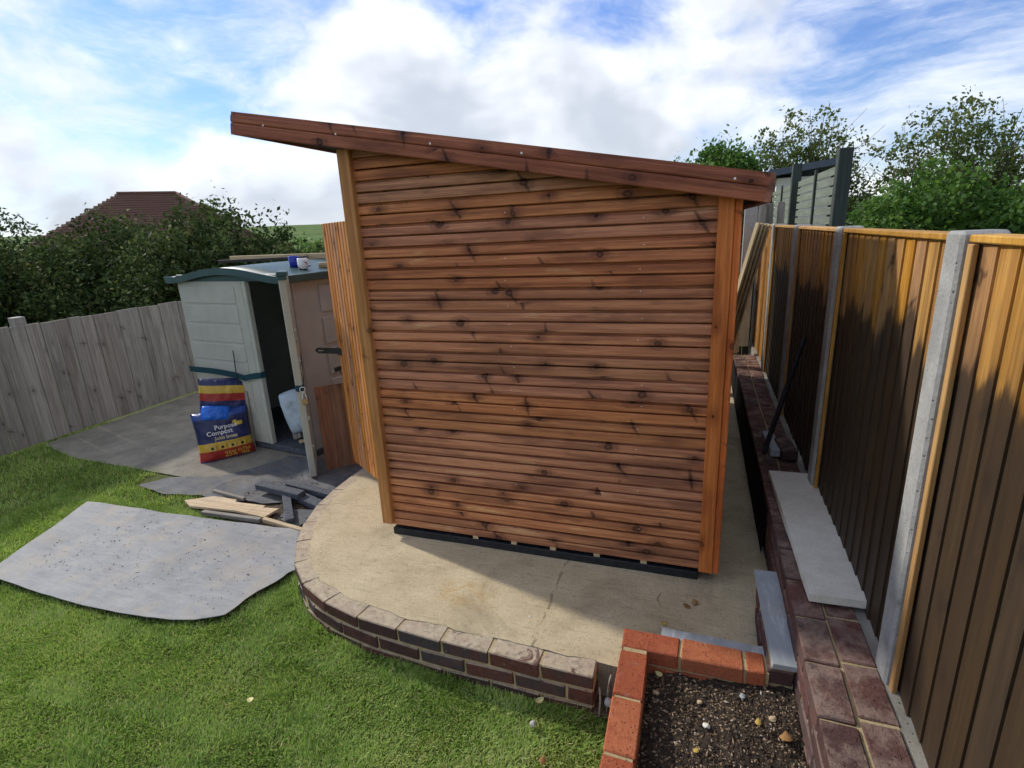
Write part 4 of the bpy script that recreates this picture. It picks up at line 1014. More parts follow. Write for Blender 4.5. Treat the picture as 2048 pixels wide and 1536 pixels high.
# right door, swung out edge-on to the camera
rd = link('door', box_me('door', 0.0, 0.50, -0.028, 0.028, 0.035, 1.655, 0.006), M_beige, ps, (-0.03, 0.0, 0.0), (0, 0, math.atan2(-0.355, 0.285)-PSA))
link('door_cap', box_me('door_cap', 0.30, 0.512, -0.036, 0.040, 1.6555, 1.69, 0.006), M_green, rd)
link('door_cap', box_me('door_cap', 0.488, 0.5165, -0.034, 0.034, 1.63, 1.6545, 0.004), M_green, rd)
for k in range(6):
    link('door_rib', box_me('door_rib', 0.33, 0.46, 0.0285, 0.036, 0.18+0.24*k, 0.21+0.24*k, 0.003), M_beige, rd)
    link('grip_notch', box_me('grip_notch', 0.485, 0.498, 0.0285, 0.040, 0.28+0.24*k, 0.315+0.24*k, 0.004), M_beige, rd)
sp_ = ribbon('strap', [(0.15, -0.031, 0.80), (0.49, -0.031, 0.80), (0.5055, -0.020, 0.795), (0.5065, 0.018, 0.79), (0.503, 0.034, 0.80), (0.42, 0.040, 0.86), (0.30, 0.038, 0.93), (0.12, 0.034, 0.98)], 0.05, M_strap, rd)
lk = link('padlock', box_me('padlock', 0.500, 0.516, 0.002, 0.050, 0.660, 0.705, 0.005), M_brass, rd)
ring = [(0.508, 0.026+0.014*math.cos(a), 0.705+0.055*max(0, math.sin(a))) for a in [math.pi*i/10 for i in range(11)]]
tube('shackle', M_steel, ring, 0.0035, lk, 6)
tube('ring', M_steel, [(0.512, 0.020+0.020*math.cos(a), 0.785+0.020*math.sin(a)) for a in [2*math.pi*i/12 for i in range(13)]], 0.0032, rd, 6)
# roof lid: gently arched front edge, turned-down lip
def lid_h(t):     # t 0..1 across the width
    s = math.sin(math.pi*min(1, max(0, (t-0.08)/0.84)))
    return 0.030 + 0.075*s**1.3
vs, fs = [], []
nxl, nyl = 36, 8
for j in range(nyl+1):
    y = -0.075+(PD+0.14)*j/nyl
    for i in range(nxl+1):
        t = i/nxl; x = -PW-0.05+(PW+0.10)*t
        vs.append((x, y, PH+lid_h(t)+0.012*math.sin(math.pi*j/nyl)))
for j in range(nyl):
    for i in range(nxl):
        a = j*(nxl+1)+i; fs.append((a, a+1, a+nxl+2, a+nxl+1))
lid = link('roof', mesh('roof', vs, fs, True), M_green, ps)
lid.modifiers.new('solid', 'SOLIDIFY').thickness = 0.012
# lip strips
vf = []
for i in range(nxl+1):
    t = i/nxl; x = -PW-0.05+(PW+0.10)*t
    vf += [(x, -0.078, PH+lid_h(t)*1.0-0.055), (x, -0.078, PH+lid_h(t)+0.004)]
lp = link('roof_lip', mesh('roof_lip', vf, [(2*i, 2*i+2, 2*i+3, 2*i+1) for i in range(nxl)]), M_green, lid); lp.modifiers.new('solid', 'SOLIDIFY').thickness = 0.012
for xx in (0.052, -PW-0.052):
    link('roof_lip', box_me('roof_lip', xx-0.006, xx+0.006, -0.08, PD+0.06, PH-0.025, PH+0.036, 0.004), M_green, lid)
link('front_gable', box_me('front_gable', -PW+0.05, -0.05, -0.028, 0.0, PH-0.012, PH+0.05, 0.004), M_green, ps)
# things inside the plastic shed
def local_ps(x, y, z):
    c_, s_ = math.cos(PSA), math.sin(PSA); return (PSR.x+x*c_-y*s_, PSR.y+x*s_+y*c_, PSR.z+z)
def pillow(name, loc, rot, dims, mat, label, cat, seed=0, parent=None, pw2=0.5):
    bm = bmesh.new(); bmesh.ops.create_grid(bm, x_segments=18, y_segments=18, size=1.0)
    top = bm.verts[:]
    r = bmesh.ops.duplicate(bm, geom=bm.verts[:]+bm.edges[:]+bm.faces[:])
    bot = [v_ for v_ in r['geom'] if isinstance(v_, bmesh.types.BMVert)]
    for sgn, vv in ((1, top), (-1, bot)):
        for v_ in vv:
            x, y = v_.co.x, v_.co.y
            th = max(0, (1-x**4))**pw2*max(0, (1-y**4))**pw2
            n_ = mnoise.noise(Vector((x*3+seed, y*3, sgn)))+0.5*mnoise.noise(Vector((x*8+seed, y*8, sgn)))
            v_.co = Vector((x*dims[0]*(1-0.06*y*y), y*dims[1]*(1-0.06*x*x), sgn*dims[2]*th*(1+0.22*n_)))
    bmesh.ops.remove_doubles(bm, verts=bm.verts[:], dist=0.0008); bmesh.ops.recalc_face_normals(bm, faces=bm.faces[:])
    o = link(name, bm_mesh(name, bm, True), mat, parent, loc, rot)
    if label: tag(o, label, cat)
    return o
pillow('sack', ony(594, 822, 3.74), (R(80), R(-14), R(28)), (0.115, 0.20, 0.085), M_sack, 'stuffed pale blue sack slumped inside the plastic shed doorway', 'sack', 2)
tag(beam('timber_offcut', M_rawwood, local_ps(-0.25, 0.05, 0.115), local_ps(-0.02, 0.24, 0.15), 0.03, 0.03), 'short pale stick lying on the plastic shed floor in the doorway', 'stick')
tag(link('wood_scrap', box_me('wood_scrap', -0.05, 0.05, -0.02, 0.02, 0, 0.17, 0.003), M_oldwoodZ, None, local_ps(-0.40, 0.17, 0.078), (R(-20), R(-22), 0)), 'grey wood scrap leaning inside the shed doorway beside the sack', 'scrap')
tag(beam('white_scrap', M_white, local_ps(-0.30, 0.28, 0.10), local_ps(-0.12, 0.20, 0.12), 0.05, 0.012), 'crumpled white scrap under the pale blue sack', 'scrap')
pillow('red_bag', local_ps(-0.25, 0.85, 0.70), (R(85), 0, 0), (0.16, 0.18, 0.12), M_red, 'dark red bundle in the gloom at the back of the plastic shed', 'bundle', 5)
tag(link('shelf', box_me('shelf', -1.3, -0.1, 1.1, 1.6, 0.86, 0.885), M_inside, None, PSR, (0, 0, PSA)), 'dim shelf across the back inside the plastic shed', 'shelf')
for k in range(4):
    stone_ = stone('paint_tin', local_ps(-0.95+0.25*k, 1.25, 0.885+0.09), (0.07, 0.07, 0.09), [M_offcut, M_beige, M_red, M_offcut][k], ['leftmost dim container on the shelf inside the plastic shed', 'pale dim container on the plastic shed shelf', 'reddish dim container on the plastic shed shelf', 'rightmost dim container on the plastic shed shelf'][k], k+11)
    stone_['category'] = 'container'

# mugs and timber on the plastic shed roof
def mug(loc, mat, label, handle_ang, stripe=None):
    seg = 24; prof_ = [(0.0, 0.0), (0.036, 0.0), (0.040, 0.006), (0.0405, 0.086), (0.0375, 0.088), (0.036, 0.084), (0.0355, 0.010), (0.0, 0.008)]
    vs, fs = [], []
    for r_, z in prof_:
        for k in range(seg): vs.append((r_*math.cos(2*math.pi*k/seg), r_*math.sin(2*math.pi*k/seg), z))
    for i in range(len(prof_)-1):
        for k in range(seg): fs.append((i*seg+k, i*seg+(k+1) % seg, (i+1)*seg+(k+1) % seg, (i+1)*seg+k))
    t = tag(empty('mug', loc, (0, 0, handle_ang)), label, 'mug')
    link('cup', mesh('cup', vs, fs, True), mat, t)
    tube('handle', mat, [(0.038+0.030*math.sin(a), 0, 0.045+0.028*math.cos(a)) for a in [math.pi*i/9 for i in range(10)]], 0.006, t, 8)
    return t
def swirlmug():
    m, gg, b = newmat('white_glaze_with_swirls', 0.2, 0.5); t = gg.node('ShaderNodeTexCoord').outputs['Object']
    x, y, z = gg.sep(t)
    an = gg.math('ARCTAN2', y, x)
    wv = gg.math('SINE', gg.math('ADD', gg.math('MULTIPLY', an, 2.0), gg.math('MULTIPLY', z, 75.0)))
    band = gg.math('MULTIPLY', gg.step(wv, 0.80, 0.9), gg.step(z, 0.07, 0.05))
    col = gg.ramp(gg.math('FRACT', gg.math('MULTIPLY', z, 22.0)), [(0.0, (0.30, 0.03, 0.08)), (0.5, (0.06, 0.03, 0.22)), (1.0, (0.30, 0.03, 0.08))])
    gg.put(b.inputs['Base Color'], gg.mix(band, (0.78, 0.78, 0.76), col)); return m
RZ = PSR.z+PH+0.040
def lid_z(p):      # height of the curved lid under a world point
    c_, s_ = math.cos(-PSA), math.sin(-PSA); ax, ay = p.x-PSR.x, p.y-PSR.y
    lx, ly = ax*c_-ay*s_, ax*s_+ay*c_
    return PSR.z+PH+lid_h((lx+PW+0.05)/(PW+0.10))+0.012*math.sin(math.pi*max(0, min(1, (ly+0.075)/(PD+0.14))))
for (px_, py_, y_), m_, lab, an_ in (((589.5, 536.5, 4.10), M_bluemug, 'blue mug standing on the green plastic shed roof', 10), ((606.5, 537, 4.06), swirlmug(), 'white mug with dark swirls on the green plastic shed roof', 60)):
    q = ony(px_, py_, y_); q.z = lid_z(q)+0.001
    mug(q, m_, lab, R(an_)).scale = (1.08, 1.08, 1.08)
tag(beam('roof_plank', M_rawwood, (-4.85, 4.72, 1.550), (-2.95, 4.80, 1.540), 0.06, 0.055), 'long pale timber lying across the back of the plastic shed roof', 'plank')
tag(beam('roof_plank', M_rawwood, (-3.36, 4.26, 1.476), (-2.92, 4.62, 1.462), 0.085, 0.045), 'short pale timber offcut lying on the plastic shed roof by the mugs', 'plank')
tag(beam('roof_plank', M_darkplank, (-4.75, 4.46, 1.533), (-3.75, 4.58, 1.540), 0.05, 0.03), 'dark thin batten lying on the plastic shed roof', 'batten')

# panel leaning against the shed side, black tool behind it
pnl = tag(empty('leaning_timber_sheet', (-2.905, 3.418, -0.198)), 'brown stained wooden panel leaning beside the open plastic shed door', 'panel')
pd_ = Vector((0.205, 0.19)); pang = math.atan2(0.19, 0.205)
pnl.rotation_euler = (R(-4), 0, pang)
for k in range(4):
    link('panel_board', box_me('panel_board', 0.105*k, 0.105*k+0.1035, 0, 0.018, 0, 0.745, 0.0015), M_panelw, pnl)
bt = tag(empty('black_tool', (-2.83, 3.60, 0)), 'black bracket tool standing behind the brown panel', 'tool')
beam('bar', M_blackm, (0.0, 0, 0.66), (0.20, 0.17, 0.72), 0.02, 0.035, bt)
beam('strut', M_blackm, (0.03, 0.02, 0.68), (0.12, 0.08, 0.30), 0.008, 0.008, bt)
beam('post', M_blackm, (0.14, 0.14, -0.2), (0.14, 0.14, 0.70), 0.03, 0.03, bt)

# planks and rod leaning on the left door
tag(link('dark_plank', box_me('dark_plank', -0.055, 0.055, -0.01, 0.01, 0, 0.605, 0.008), M_darkplank, None, (-4.105, 3.705, -0.195), (R(-5), R(3), R(-9))), 'dark plank leaning on the left door of the plastic shed', 'plank')
tag(link('pale_plank', box_me('pale_plank', -0.019, 0.019, -0.01, 0.01, 0, 0.58, 0.003, 0.002, 4), M_oldwoodZ, None, (-3.945, 3.690, -0.198), (R(-4), R(-1.5), R(-9))), 'narrow pale weathered batten leaning beside the dark plank', 'batten')
tag(tube('thin_rod', M_blackm, [(-4.010, 3.675, -0.19), (-4.005, 3.690, 0.30), (-3.998, 3.712, 0.74), (-3.999, 3.712, 0.77)], 0.0045, None, 6), 'thin dark metal rod leaning against the plastic shed door', 'rod')

# ------------------------------------------------------------------ compost bags
def bagmat(name, bands, noise_amt=0.4):
    m, gg, b = newmat(name, 0.32, 0.5); t = gg.node('ShaderNodeTexCoord').outputs['Object']
    x, y, z = gg.sep(t)
    zz2 = gg.math('ADD', g2 if False else z, gg.math('MULTIPLY', x, 0.0))
    c = gg.ramp(zz2, bands, 'CONSTANT')
    gg.put(b.inputs['Base Color'], c)
    bump(gg, b, gg.noise(t, 16, 5, 0.6, 1.6), 0.8, 0.012); return m
NAVY, YEL, RED, BLUE = (0.012, 0.018, 0.085), (0.55, 0.36, 0.045), (0.33, 0.022, 0.014), (0.015, 0.16, 0.62)
M_bagA = bagmat('printed_bag_a', [(0.0, BLUE), (0.012, RED), (0.105, YEL), (0.178, NAVY), (0.395, (0.02, 0.06, 0.25))])
M_bagB = bagmat('printed_bag_b', [(0.0, BLUE), (0.12, NAVY), (0.30, RED), (0.37, YEL), (0.44, NAVY)])
M_yel = plain('yellow_print', (0.62, 0.44, 0.07), 0.4, 0.4, 20, 0.05, 0.0); M_wht = plain('white_print', (0.75, 0.75, 0.75), 0.4, 0.4, 20, 0.03, 0.0); M_blk = plain('dark_print', (0.02, 0.02, 0.03), 0.4, 0.4, 20, 0.03, 0.0)
M_cream_p = plain('cream_print', (0.66, 0.55, 0.30), 0.4, 0.4, 20, 0.05, 0.0); M_redp = plain('red_print', (0.42, 0.03, 0.015), 0.4, 0.4, 20, 0.05, 0.0)
def bag_front(x, z, W, Hh, T, seed):
    """depth of the bag front (towards -y) at x,z"""
    u_ = max(-1, min(1, x/(W/2))); v_ = max(-1, min(1, (z-Hh/2)/(Hh/2)))
    k = max(0, 1-abs(u_)**3.5)**0.6*max(0, 1-abs(v_)**5)**0.55
    return -T*k*(1+0.16*mnoise.noise(Vector((x*9+seed, z*9, seed)))+0.10*mnoise.noise(Vector((x*24+seed, z*17, seed))))
def bag(loc, rot, W, Hh, T, mat, label, seed):
    t = tag(empty('compost_bag', loc, rot), label, 'bag')
    n = 28; vs, fs = [], []
    for s_ in (1, -1):
        for j in range(n+1):
            for i in range(n+1):
                x = -W/2+W*i/n; z = Hh*j/n
                xx = x*(1-0.05*math.sin(math.pi*j/n)); y = bag_front(x, z, W, Hh, T, seed)*s_
                vs.append((xx, y, z))
    N1 = (n+1)**2
    for j in range(n):
        for i in range(n):
            a = j*(n+1)+i; fs.append((a, a+1, a+n+2, a+n+1)); fs.append((N1+a, N1+a+n+1, N1+a+n+2, N1+a+1))
    bm = bmesh.new(); bv = [bm.verts.new(v_) for v_ in vs]
    for f in fs: bm.faces.new([bv[i] for i in f])
    bmesh.ops.remove_doubles(bm, verts=bm.verts[:], dist=0.0005)
    link('sack_body', bm_mesh('sack_body', bm, True), mat, t)
    return t
def bag_text(txt, par, x, z, size, mat, W, Hh, T, seed, name='lettering', sx=1.0):
    cu = bpy.data.curves.new('t', 'FONT'); cu.body = txt; cu.size = size; cu.align_x = 'RIGHT'; cu.resolution_u = 3; cu.offset = size*0.012
    to = bpy.data.objects.new('t', cu); COL.objects.link(to)
    dg = bpy.context.evaluated_depsgraph_get(); me = bpy.data.meshes.new_from_object(to.evaluated_get(dg))
    bpy.data.objects.remove(to); me.name = name; me.materials.clear()
    for v_ in me.vertices:
        xx, zz2 = x+v_.co.x*sx, z+v_.co.y
        v_.co = (xx*(1-0.05*math.sin(math.pi*max(0, min(1, zz2/Hh)))), bag_front(xx, zz2, W, Hh, T, seed)-0.0028, zz2)
    return link(name, me, mat, par)
def bag_patch(par, x0, x1, z0, z1, mat, W, Hh, T, seed, name='print_block', off=0.0016, skew=0.0):
    n = 6; vs, fs = [], []
    for j in range(n+1):
        for i in range(n+1):
            x = x0+(x1-x0)*i/n; z = z0+(z1-z0)*j/n + skew*(x-x0); vs.append((x*(1-0.05*math.sin(math.pi*max(0, min(1, z/Hh)))), bag_front(x, z, W, Hh, T, seed)-off, z))
    for j in range(n):
        for i in range(n): a = j*(n+1)+i; fs.append((a, a+1, a+n+2, a+n+1))
    return link(name, mesh(name, vs, fs, True), mat, par)
bgA = math.atan2(0.78, 0.62)   # local x axis along (0.62, 0.78)
W1, H1, T1 = 0.46, 0.46, 0.085
b1 = bag((-4.040, 3.480, -0.195), (R(-9), 0, bgA), W1, H1, T1, M_bagA, 'navy compost bag with yellow and red bands standing by the plastic shed', 1)
A1 = (W1, H1, T1, 1)
bag_text('25%', b1, 0.075, 0.030, 0.072, M_yel, *A1, sx=0.85); bag_text('EXTRA', b1, 0.195, 0.058, 0.040, M_yel, *A1, sx=0.9); bag_text('FREE', b1, 0.180, 0.024, 0.038, M_yel, *A1, sx=0.9)
bag_text('Purpose', b1, 0.120, 0.292, 0.058, M_wht, *A1); bag_text('Compost', b1, 0.075, 0.246, 0.058, M_wht, *A1); bag_text('John Innes', b1, 0.108, 0.200, 0.046, M_cream_p, *A1)
for k in range(4):
    x = -0.12+0.085*k
    bag_patch(b1, x-0.028, x+0.028, 0.112, 0.150, M_yel, *A1); bag_patch(b1, x-0.012, x+0.012, 0.118, 0.142, M_blk, *A1, name='pictogram', off=0.0026); bag_patch(b1, x+0.036, x+0.040, 0.110, 0.154, M_redp, *A1, name='divider', off=0.0026)
bag_patch(b1, 0.10, 0.17, 0.30, 0.335, M_yel, *A1, name='flower_print'); bag_patch(b1, 0.085, 0.12, 0.325, 0.350, M_yel, *A1, name='flower_print')
b2 = bag((-4.13, 3.60, 0.02), (R(-4), R(9), bgA), 0.46, 0.50, 0.085, M_bagB, 'second compost bag with a yellow and red stripe behind the front bag', 2)
bag_patch(b2, 0.12, 0.155, 0.20, 0.245, M_wht, 0.46, 0.50, 0.085, 2, name='barcode_label')
pillow('blue_plastic_bag', (-4.08, 3.475, 0.24), (R(70), R(12), bgA), (0.12, 0.07, 0.05), plain('bright_blue_plastic', (0.012, 0.14, 0.62), 0.3, 0.5, 10, 0.2, 0.3), 'crumpled bright blue plastic bag on top of the front compost bag', 'bag', 8)

# ------------------------------------------------------------------ left ground: path, membranes, boards, offcuts
tag(link('path', poly_mesh('path', [(-2.30, 6.0), (-6.3, 6.6), (-6.3, 3.3), (-5.6, 3.12), (-3.72, 3.02), (-3.55, 3.62), (-2.3, 3.62)], 2, 0.004, 4, z=GZ+0.009), M_path), kind='structure')
tag(link('dirt', poly_mesh('dirt', [(-2.27, 2.45), (-2.32, 2.6), (-2.28, 3.0), (-2.9, 3.1), (-3.3, 2.75), (-3.0, 2.55), (-2.6, 2.50)], 3, 0.010, 14, z=GZ+0.010), M_dirt), kind='structure')
memB = [(-2.37, 3.02), (-2.62, 2.95), (-2.86, 2.86), (-3.02, 2.80), (-3.18, 2.80), (-3.36, 2.72), (-3.62, 2.80), (-3.95, 2.74), (-4.3, 2.80), (-4.2, 2.98), (-3.75, 3.10), (-3.60, 3.30), (-3.45, 3.60), (-3.05, 3.62), (-2.7, 3.75), (-2.37, 4.1)]
tag(link('weed_membrane', poly_mesh('weed_membrane', memB, 4, 0.010, 5, 0.003, z=GZ+0.020, seed=2), M_memB), 'dark dirty weed membrane spread in front of the plastic shed', 'membrane')
memA = [(-2.10, 2.185), (-2.17, 2.30), (-2.24, 2.42), (-2.30, 2.53), (-2.50, 2.545), (-2.75, 2.53), (-3.10, 2.515), (-3.45, 2.50), (-3.95, 2.49), (-4.40, 2.48), (-4.41, 2.46), (-4.22, 2.05), (-4.05, 1.64), (-4.02, 1.62), (-3.60, 1.60), (-3.20, 1.58), (-2.75, 1.60), (-2.45, 1.65), (-2.275, 1.727), (-2.262, 1.80), (-2.264, 1.894), (-2.235, 1.98), (-2.205, 2.07), (-2.20, 2.15), (-2.16, 2.17)]
def chaikin(pts, it=2):
    pts = [Vector(p) for p in pts]
    for _ in range(it):
        n_ = []
        for a, b_ in zip(pts, pts[1:]+pts[:1]): n_ += [a*0.75+b_*0.25, a*0.25+b_*0.75]
        pts = n_
    return pts
memA = [tuple(p+Vector((0.006*mnoise.noise(Vector((p.x*30, p.y*30, 1))), 0.006*mnoise.noise(Vector((p.x*30, p.y*30, 5)))))) for p in chaikin(memA, 1)]
tag(link('weed_membrane', poly_mesh('weed_membrane', memA, 4, 0.006, 4, 0.004, z=GZ+0.030, seed=7), M_memA), 'dusty grey weed membrane lying on the lawn beside the curved wall', 'membrane')
# plywood, edging strips
bp = [(-3.62, 2.66), (-3.45, 2.77), (-3.223, 2.768), (-3.20, 2.735), (-2.93, 2.745), (-2.93, 2.715), (-2.80, 2.735), (-2.815, 2.605), (-3.10, 2.630), (-3.5, 2.60)]
tag(link('plywood_sheet', poly_mesh('plywood_sheet', bp, 1, 0.002, 5, 0.016, z=GZ+0.032), M_rawwood), 'pale jagged plywood offcut lying at the edge of the lawn', 'plywood')
tag(beam('edging_strip', M_rawwood, (-2.815, 2.600, GZ+0.030), (-2.335, 2.528, GZ+0.032), 0.030, 0.035), 'pale timber edging strip running up to the curved wall', 'timber')
tag(beam('edging_strip', M_oldwood, (-3.35, 2.575, GZ+0.028), (-2.83, 2.588, GZ+0.030), 0.035, 0.03), 'weathered timber edging strip below the plywood offcut', 'timber')
tag(beam('timber_batten', M_oldwood, (-3.55, 2.86, GZ+0.035), (-3.18, 2.80, GZ+0.040), 0.025, 0.025), 'thin grey batten at the left end of the plywood', 'batten')
offs = [((-3.175, 2.950, GZ+0.085), (-2.715, 2.888, GZ+0.085), 0.075, 0.048, 'dark grey timber offcut lying on top of the others, left of the patio'),
        ((-2.985, 3.055, GZ+0.060), (-2.41, 2.965, GZ+0.060), 0.065, 0.048, 'dark grey timber offcut farthest back, ending at the patio wall'),
        ((-2.90, 2.960, GZ+0.050), (-2.44, 2.820, GZ+0.045), 0.085, 0.045, 'dark grey timber offcut in the middle of the heap by the patio wall'),
        ((-2.875, 2.900, GZ+0.055), (-2.585, 2.600, GZ+0.045), 0.060, 0.045, 'dark grey timber offcut pointing towards the camera')]
for p, q, a, b_, lab in offs: tag(beam('timber_offcut', M_offcut, p, q, a, b_, None, 0.004), lab, 'timber', 'dark timber offcuts by the patio')
for k, (x, y, rx_, an, lab) in enumerate([(-2.62, 2.74, 0.13, 0.2, 'thin dark slate piece half buried in the dirt nearest the patio wall'), (-2.60, 2.66, 0.10, -0.3, 'thin grey slate piece lying in the dirt by the pointing offcut')]):
    slab('slate_piece', x, y, GZ+0.018, rx_*2, 0.10, 0.012, (R(4), 0, an), M_memB, lab, 'slate', 20+k)

# ------------------------------------------------------------------ grass blades
def blades(n, region, excl, hmin, hmax, name, label, along=None):
    P = np.column_stack([RNG.uniform(region[0], region[1], n), RNG.uniform(region[2], region[3], n)])
    if along is not None:
        A = np.array([tuple(p) for p in along]); A = A[RNG.integers(0, len(A), len(along)*60)]
        P = np.concatenate([P, A+RNG.normal(0, 0.016, A.shape)])
        hs_ = np.concatenate([np.ones(n), RNG.uniform(1.2, 2.6, len(A))])
    else: hs_ = np.ones(n)
    # only where the camera can see it
    keep = np.ones(len(P), bool)
    J = P+RNG.normal(0, 0.014, P.shape)
    for k_, poly in enumerate(excl): keep &= ~in_poly(P if k_ == 0 else J, poly)
    c = (RW.T @ np.stack([P[:, 0], P[:, 1], np.full(len(P), -0.17-H)]))
    px = 1024+F*c[0]/np.maximum(c[2], 1e-3); py = 768+F*c[1]/np.maximum(c[2], 1e-3)
    keep &= (c[2] > 0.1) & (px > -260) & (px < 2300) & (py < 1800)
    P = P[keep]; hs_ = hs_[keep]; n = len(P)
    def lf(s, o):   # cheap smooth noise
        a = np.zeros(n)
        for k in range(4):
            th = o*1.7+k*2.1; f_ = s*(1+0.61*k)
            a += np.sin((P[:, 0]*np.cos(th)+P[:, 1]*np.sin(th))*f_+o*5+k*1.3+1.5*np.sin(P[:, 1]*f_*0.7+k))
        return a/4
    ang = lf(7, 1.0)*3.2+RNG.normal(0, 1.1, n); lean = np.abs(RNG.normal(0.75, 0.35, n))
    hh = RNG.uniform(hmin, hmax, n)*(1+0.35*lf(9, 2.0))*hs_; wd = RNG.uniform(0.0011, 0.0024, n)
    dirx, diry = np.cos(ang), np.sin(ang)
    sx, sy = -diry, dirx
    rot = RNG.uniform(-.9, .9, n); sx, sy = sx*np.cos(rot)-sy*np.sin(rot), sx*np.sin(rot)+sy*np.cos(rot)
    z0 = np.full(n, GZ-0.002)
    V = np.zeros((n, 5, 3))
    for k, (t, ws) in enumerate(((0, 1), (0, 1), (0.5, .9), (0.5, .9), (1, 0))):
        sgn = (-1 if k % 2 == 0 else 1)
        off = hh*lean*(t**1.6)*0.85; zz3 = hh*(t-0.28*lean*t*t)
        V[:, k, 0] = P[:, 0]+dirx*off+sx*wd*ws*sgn; V[:, k, 1] = P[:, 1]+diry*off+sy*wd*ws*sgn; V[:, k, 2] = z0+zz3
    i = np.arange(n)*5
    Fq = np.column_stack([i, i+1, i+3, i+2]); Ft = np.column_stack([i+2, i+3, i+4])
    tone = np.clip(0.48+0.22*lf(3.1, 4.0)+0.12*lf(14, 3.0)+RNG.normal(0, 0.20, n), 0, 0.86)
    dry = RNG.random(n) < 0.07+0.13*np.maximum(0, lf(6, 6.0))**2; tone = np.where(dry, RNG.uniform(0.85, 1.0, n), tone)
    o = attr_mesh(name, V.reshape(-1, 3), Fq, Ft, np.repeat(tone, 5), M_grass)
    return tag(o, label, 'grass', kind='stuff')
patio_poly = [tuple(p) for p in edge]+[(0.7, 6), (0.7, 0.0), (-0.226, 0.0), (-0.226, 1.70)]
strip_poly = [(-3.4, 2.56), (-2.3, 2.50), (-2.3, 4), (-4.4, 4), (-4.4, 2.80), (-3.4, 2.80)]
blades(520000, (-4.9, -0.22, 0.60, 2.62), [patio_poly, memA, strip_poly], 0.012, 0.028, 'grass', 'short green lawn grass in front of the curved patio wall', along=[p-Vector((0.0, 0.012)) for p in resample(edge, 0.02) if p.y < 2.3])
blades(60000, (-7.0, -3.6, 1.6, 4.0), [memA, memB, [(-2.3, 6.0), (-6.3, 6.6), (-6.3, 3.3), (-5.6, 3.12), (-3.72, 3.02)], strip_poly], 0.03, 0.06, 'grass', 'longer grass at the outer left beyond the membranes')

# ------------------------------------------------------------------ fallen leaves, small things
M_leafy = plain('pale_yellow_leaf', (0.62, 0.56, 0.25), 0.6, 0.3, 30, 0.2, 0.2); M_leafb = plain('brown_leaf', (0.33, 0.18, 0.07), 0.7, 0.2, 30, 0.3, 0.2); M_leafo = plain('ochre_leaf', (0.46, 0.31, 0.07), 0.6, 0.3, 30, 0.2, 0.2)
def leaf(p, s, mat, label, seed):
    rr = random.Random(seed); n = 7; vs, fs = [], []
    outl = [0.0, 0.55, 0.85, 0.95, 0.8, 0.45, 0.0]
    for i, wv in enumerate(outl):
        x = -s/2+s*i/(n-1); c = 0.22*s*(2*i/(n-1)-1)**2; wv = wv*s*0.36*(1+rr.uniform(-.12, .12))
        vs += [(x, -wv, c+0.18*wv), (x, 0, c), (x, wv, c+0.22*wv)]
    for i in range(n-1): fs += [(3*i, 3*i+3, 3*i+4, 3*i+1), (3*i+1, 3*i+4, 3*i+5, 3*i+2)]
    o = link('fallen_leaf', mesh('fallen_leaf', vs, fs, True), mat, None, p, (rr.uniform(-.4, .4), rr.uniform(-.3, .3), rr.uniform(0, 6.28)))
    o.modifiers.new('solid', 'SOLIDIFY').thickness = 0.0007
    return tag(o, label, 'leaf')
lz = GZ+0.032
leaf(onz(502, 1400, lz), 0.034, M_leafy, 'pale yellow leaf on the lawn at the far left of the grass', 1)
leaf(onz(1079, 1401, lz), 0.040, M_leafy, 'pale round yellow leaf on the lawn below the patio wall end', 2)
leaf(onz(1085, 1521, lz), 0.035, M_leafb, 'brown leaf on the lawn at the bottom edge beside the planter', 3)
leaf(onz(1072, 1368, lz), 0.032, M_leafb, 'pinkish brown leaf in the grass against the patio wall', 4)
leaf(onz(925, 1350, lz), 0.028, M_leafb, 'small brown leaf in the grass near the middle of the patio wall', 5)
leaf(onz(1390, 1207, 0.008), 0.045, M_leafb, 'brown leaf on the shaded patio, the right one of two', 6)
leaf(onz(1373, 1213, 0.008), 0.040, M_leafb, 'dull brown leaf on the shaded patio, the left one of two', 7)
leaf(onz(1328, 1247, 0.008), 0.028, M_leafo, 'small yellow leaf on the patio by the slate strip', 8)
for k, (px_, py_, m_, s_, lab) in enumerate([(1516, 1355, M_leafo, 0.030, 'yellow leaf on the soil against the planter back wall'), (1516, 1449, M_leafo, 0.030, 'bright yellow leaf in the middle of the planter soil'), (1572, 1482, M_leafb, 0.055, 'large rust brown leaf on the planter soil at the right'),
        (1318, 1338, M_leafy, 0.030, 'pale leaf scrap in the back left planter corner'), (1392, 1505, M_leafo, 0.026, 'yellow leaf scrap on the soil near the bottom edge')]):
    q = onz(px_, py_, 0.07); leaf((q.x, q.y, soil_h(q.x, q.y)+0.012), s_, m_, lab, 20+k)
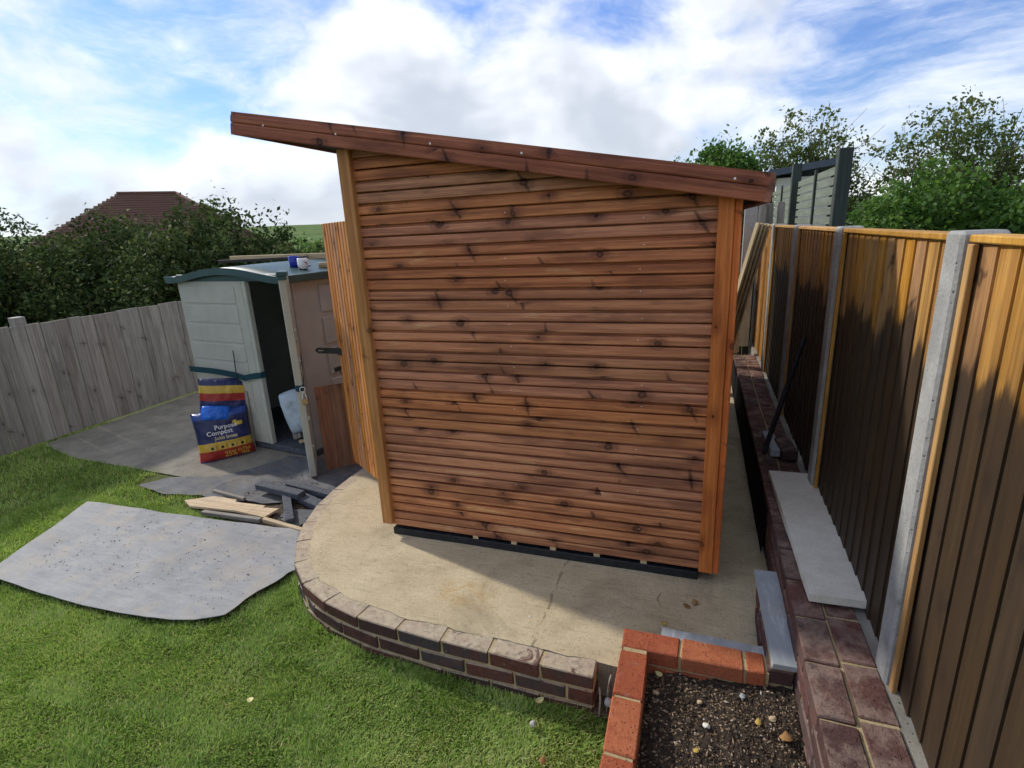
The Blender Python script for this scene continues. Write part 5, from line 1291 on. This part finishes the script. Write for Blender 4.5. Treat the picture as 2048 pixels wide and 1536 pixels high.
for k, (x, y, lab) in enumerate([(0.13, 1.985, 'small brown leaf against the middle of the flat slate strip'), (0.21, 1.990, 'curled ochre leaf against the right part of the flat slate strip'), (0.275, 1.995, 'dark brown leaf in the corner between slate strip and pier')]):
    leaf((x, y, 0.008), 0.03+0.006*k, [M_leafb, M_leafo, M_leafb][k], lab, 40+k)
for k, (px_, py_, s_, lab) in enumerate([(1312, 1380, .011, 'pale cream pebble at the left edge of the soil'), (1400, 1396, .010, 'tan pebble in the upper middle of the soil'), (1378, 1437, .011, 'brown pebble in the middle of the soil'), (1412, 1452, .012, 'white stone near the middle of the soil'), (1545, 1441, .013, 'cream stone at the right of the soil'), (1485, 1392, .012, 'grey slate chip on the soil')]):
    q = onz(px_, py_, 0.07); stone('pebble', (q.x, q.y, soil_h(q.x, q.y)+0.004), (s_, s_*0.8, s_*0.6), [M_packer, M_packer, M_dirt, M_slab, M_packer, M_slate][k], lab, 50+k)
stone('pebble', onz(1060, 1233, 0.004), (0.006, 0.005, 0.004), M_white, 'tiny white pebble on the sunlit patio', 61)
q = onz(1066, 1448, lz); stone('seed_head', (q.x, q.y, q.z), (0.014, 0.014, 0.012), plain('grey_fluff', (0.5, 0.5, 0.47), 0.95, 0.1, 60, 0.4, 0.8), 'grey fluffy seed head in the lawn grass', 62)['category'] = 'seed head'
chips(900, (-4.0, -2.3, 1.75, 2.5), lambda x, y: GZ+0.036, 0.001, 0.005, tone_soil, 'membrane_grit', 'grit and crumbs scattered over the grey membrane on the lawn')
chips(1400, (-3.3, -2.3, 2.52, 3.3), lambda x, y: GZ+0.022+0.004*mnoise.noise(Vector((x*14, y*14, 0))), 0.0015, 0.007, tone_soil, 'dirt_crumbs', 'loose crumbs and grit scattered over the dirt and membrane')
chips(500, (-2.2, 0.35, 1.76, 2.42), lambda x, y: -0.002 if not (y < 1.9 and x > -0.25) and in_poly(np.array([[x, y]]), [tuple(p) for p in inner]+[(0.4, 6), (0.4, 1.7)])[0] else -0.3, 0.0008, 0.0035, tone_soil, 'patio_grit', 'fine grit scattered on the concrete patio')
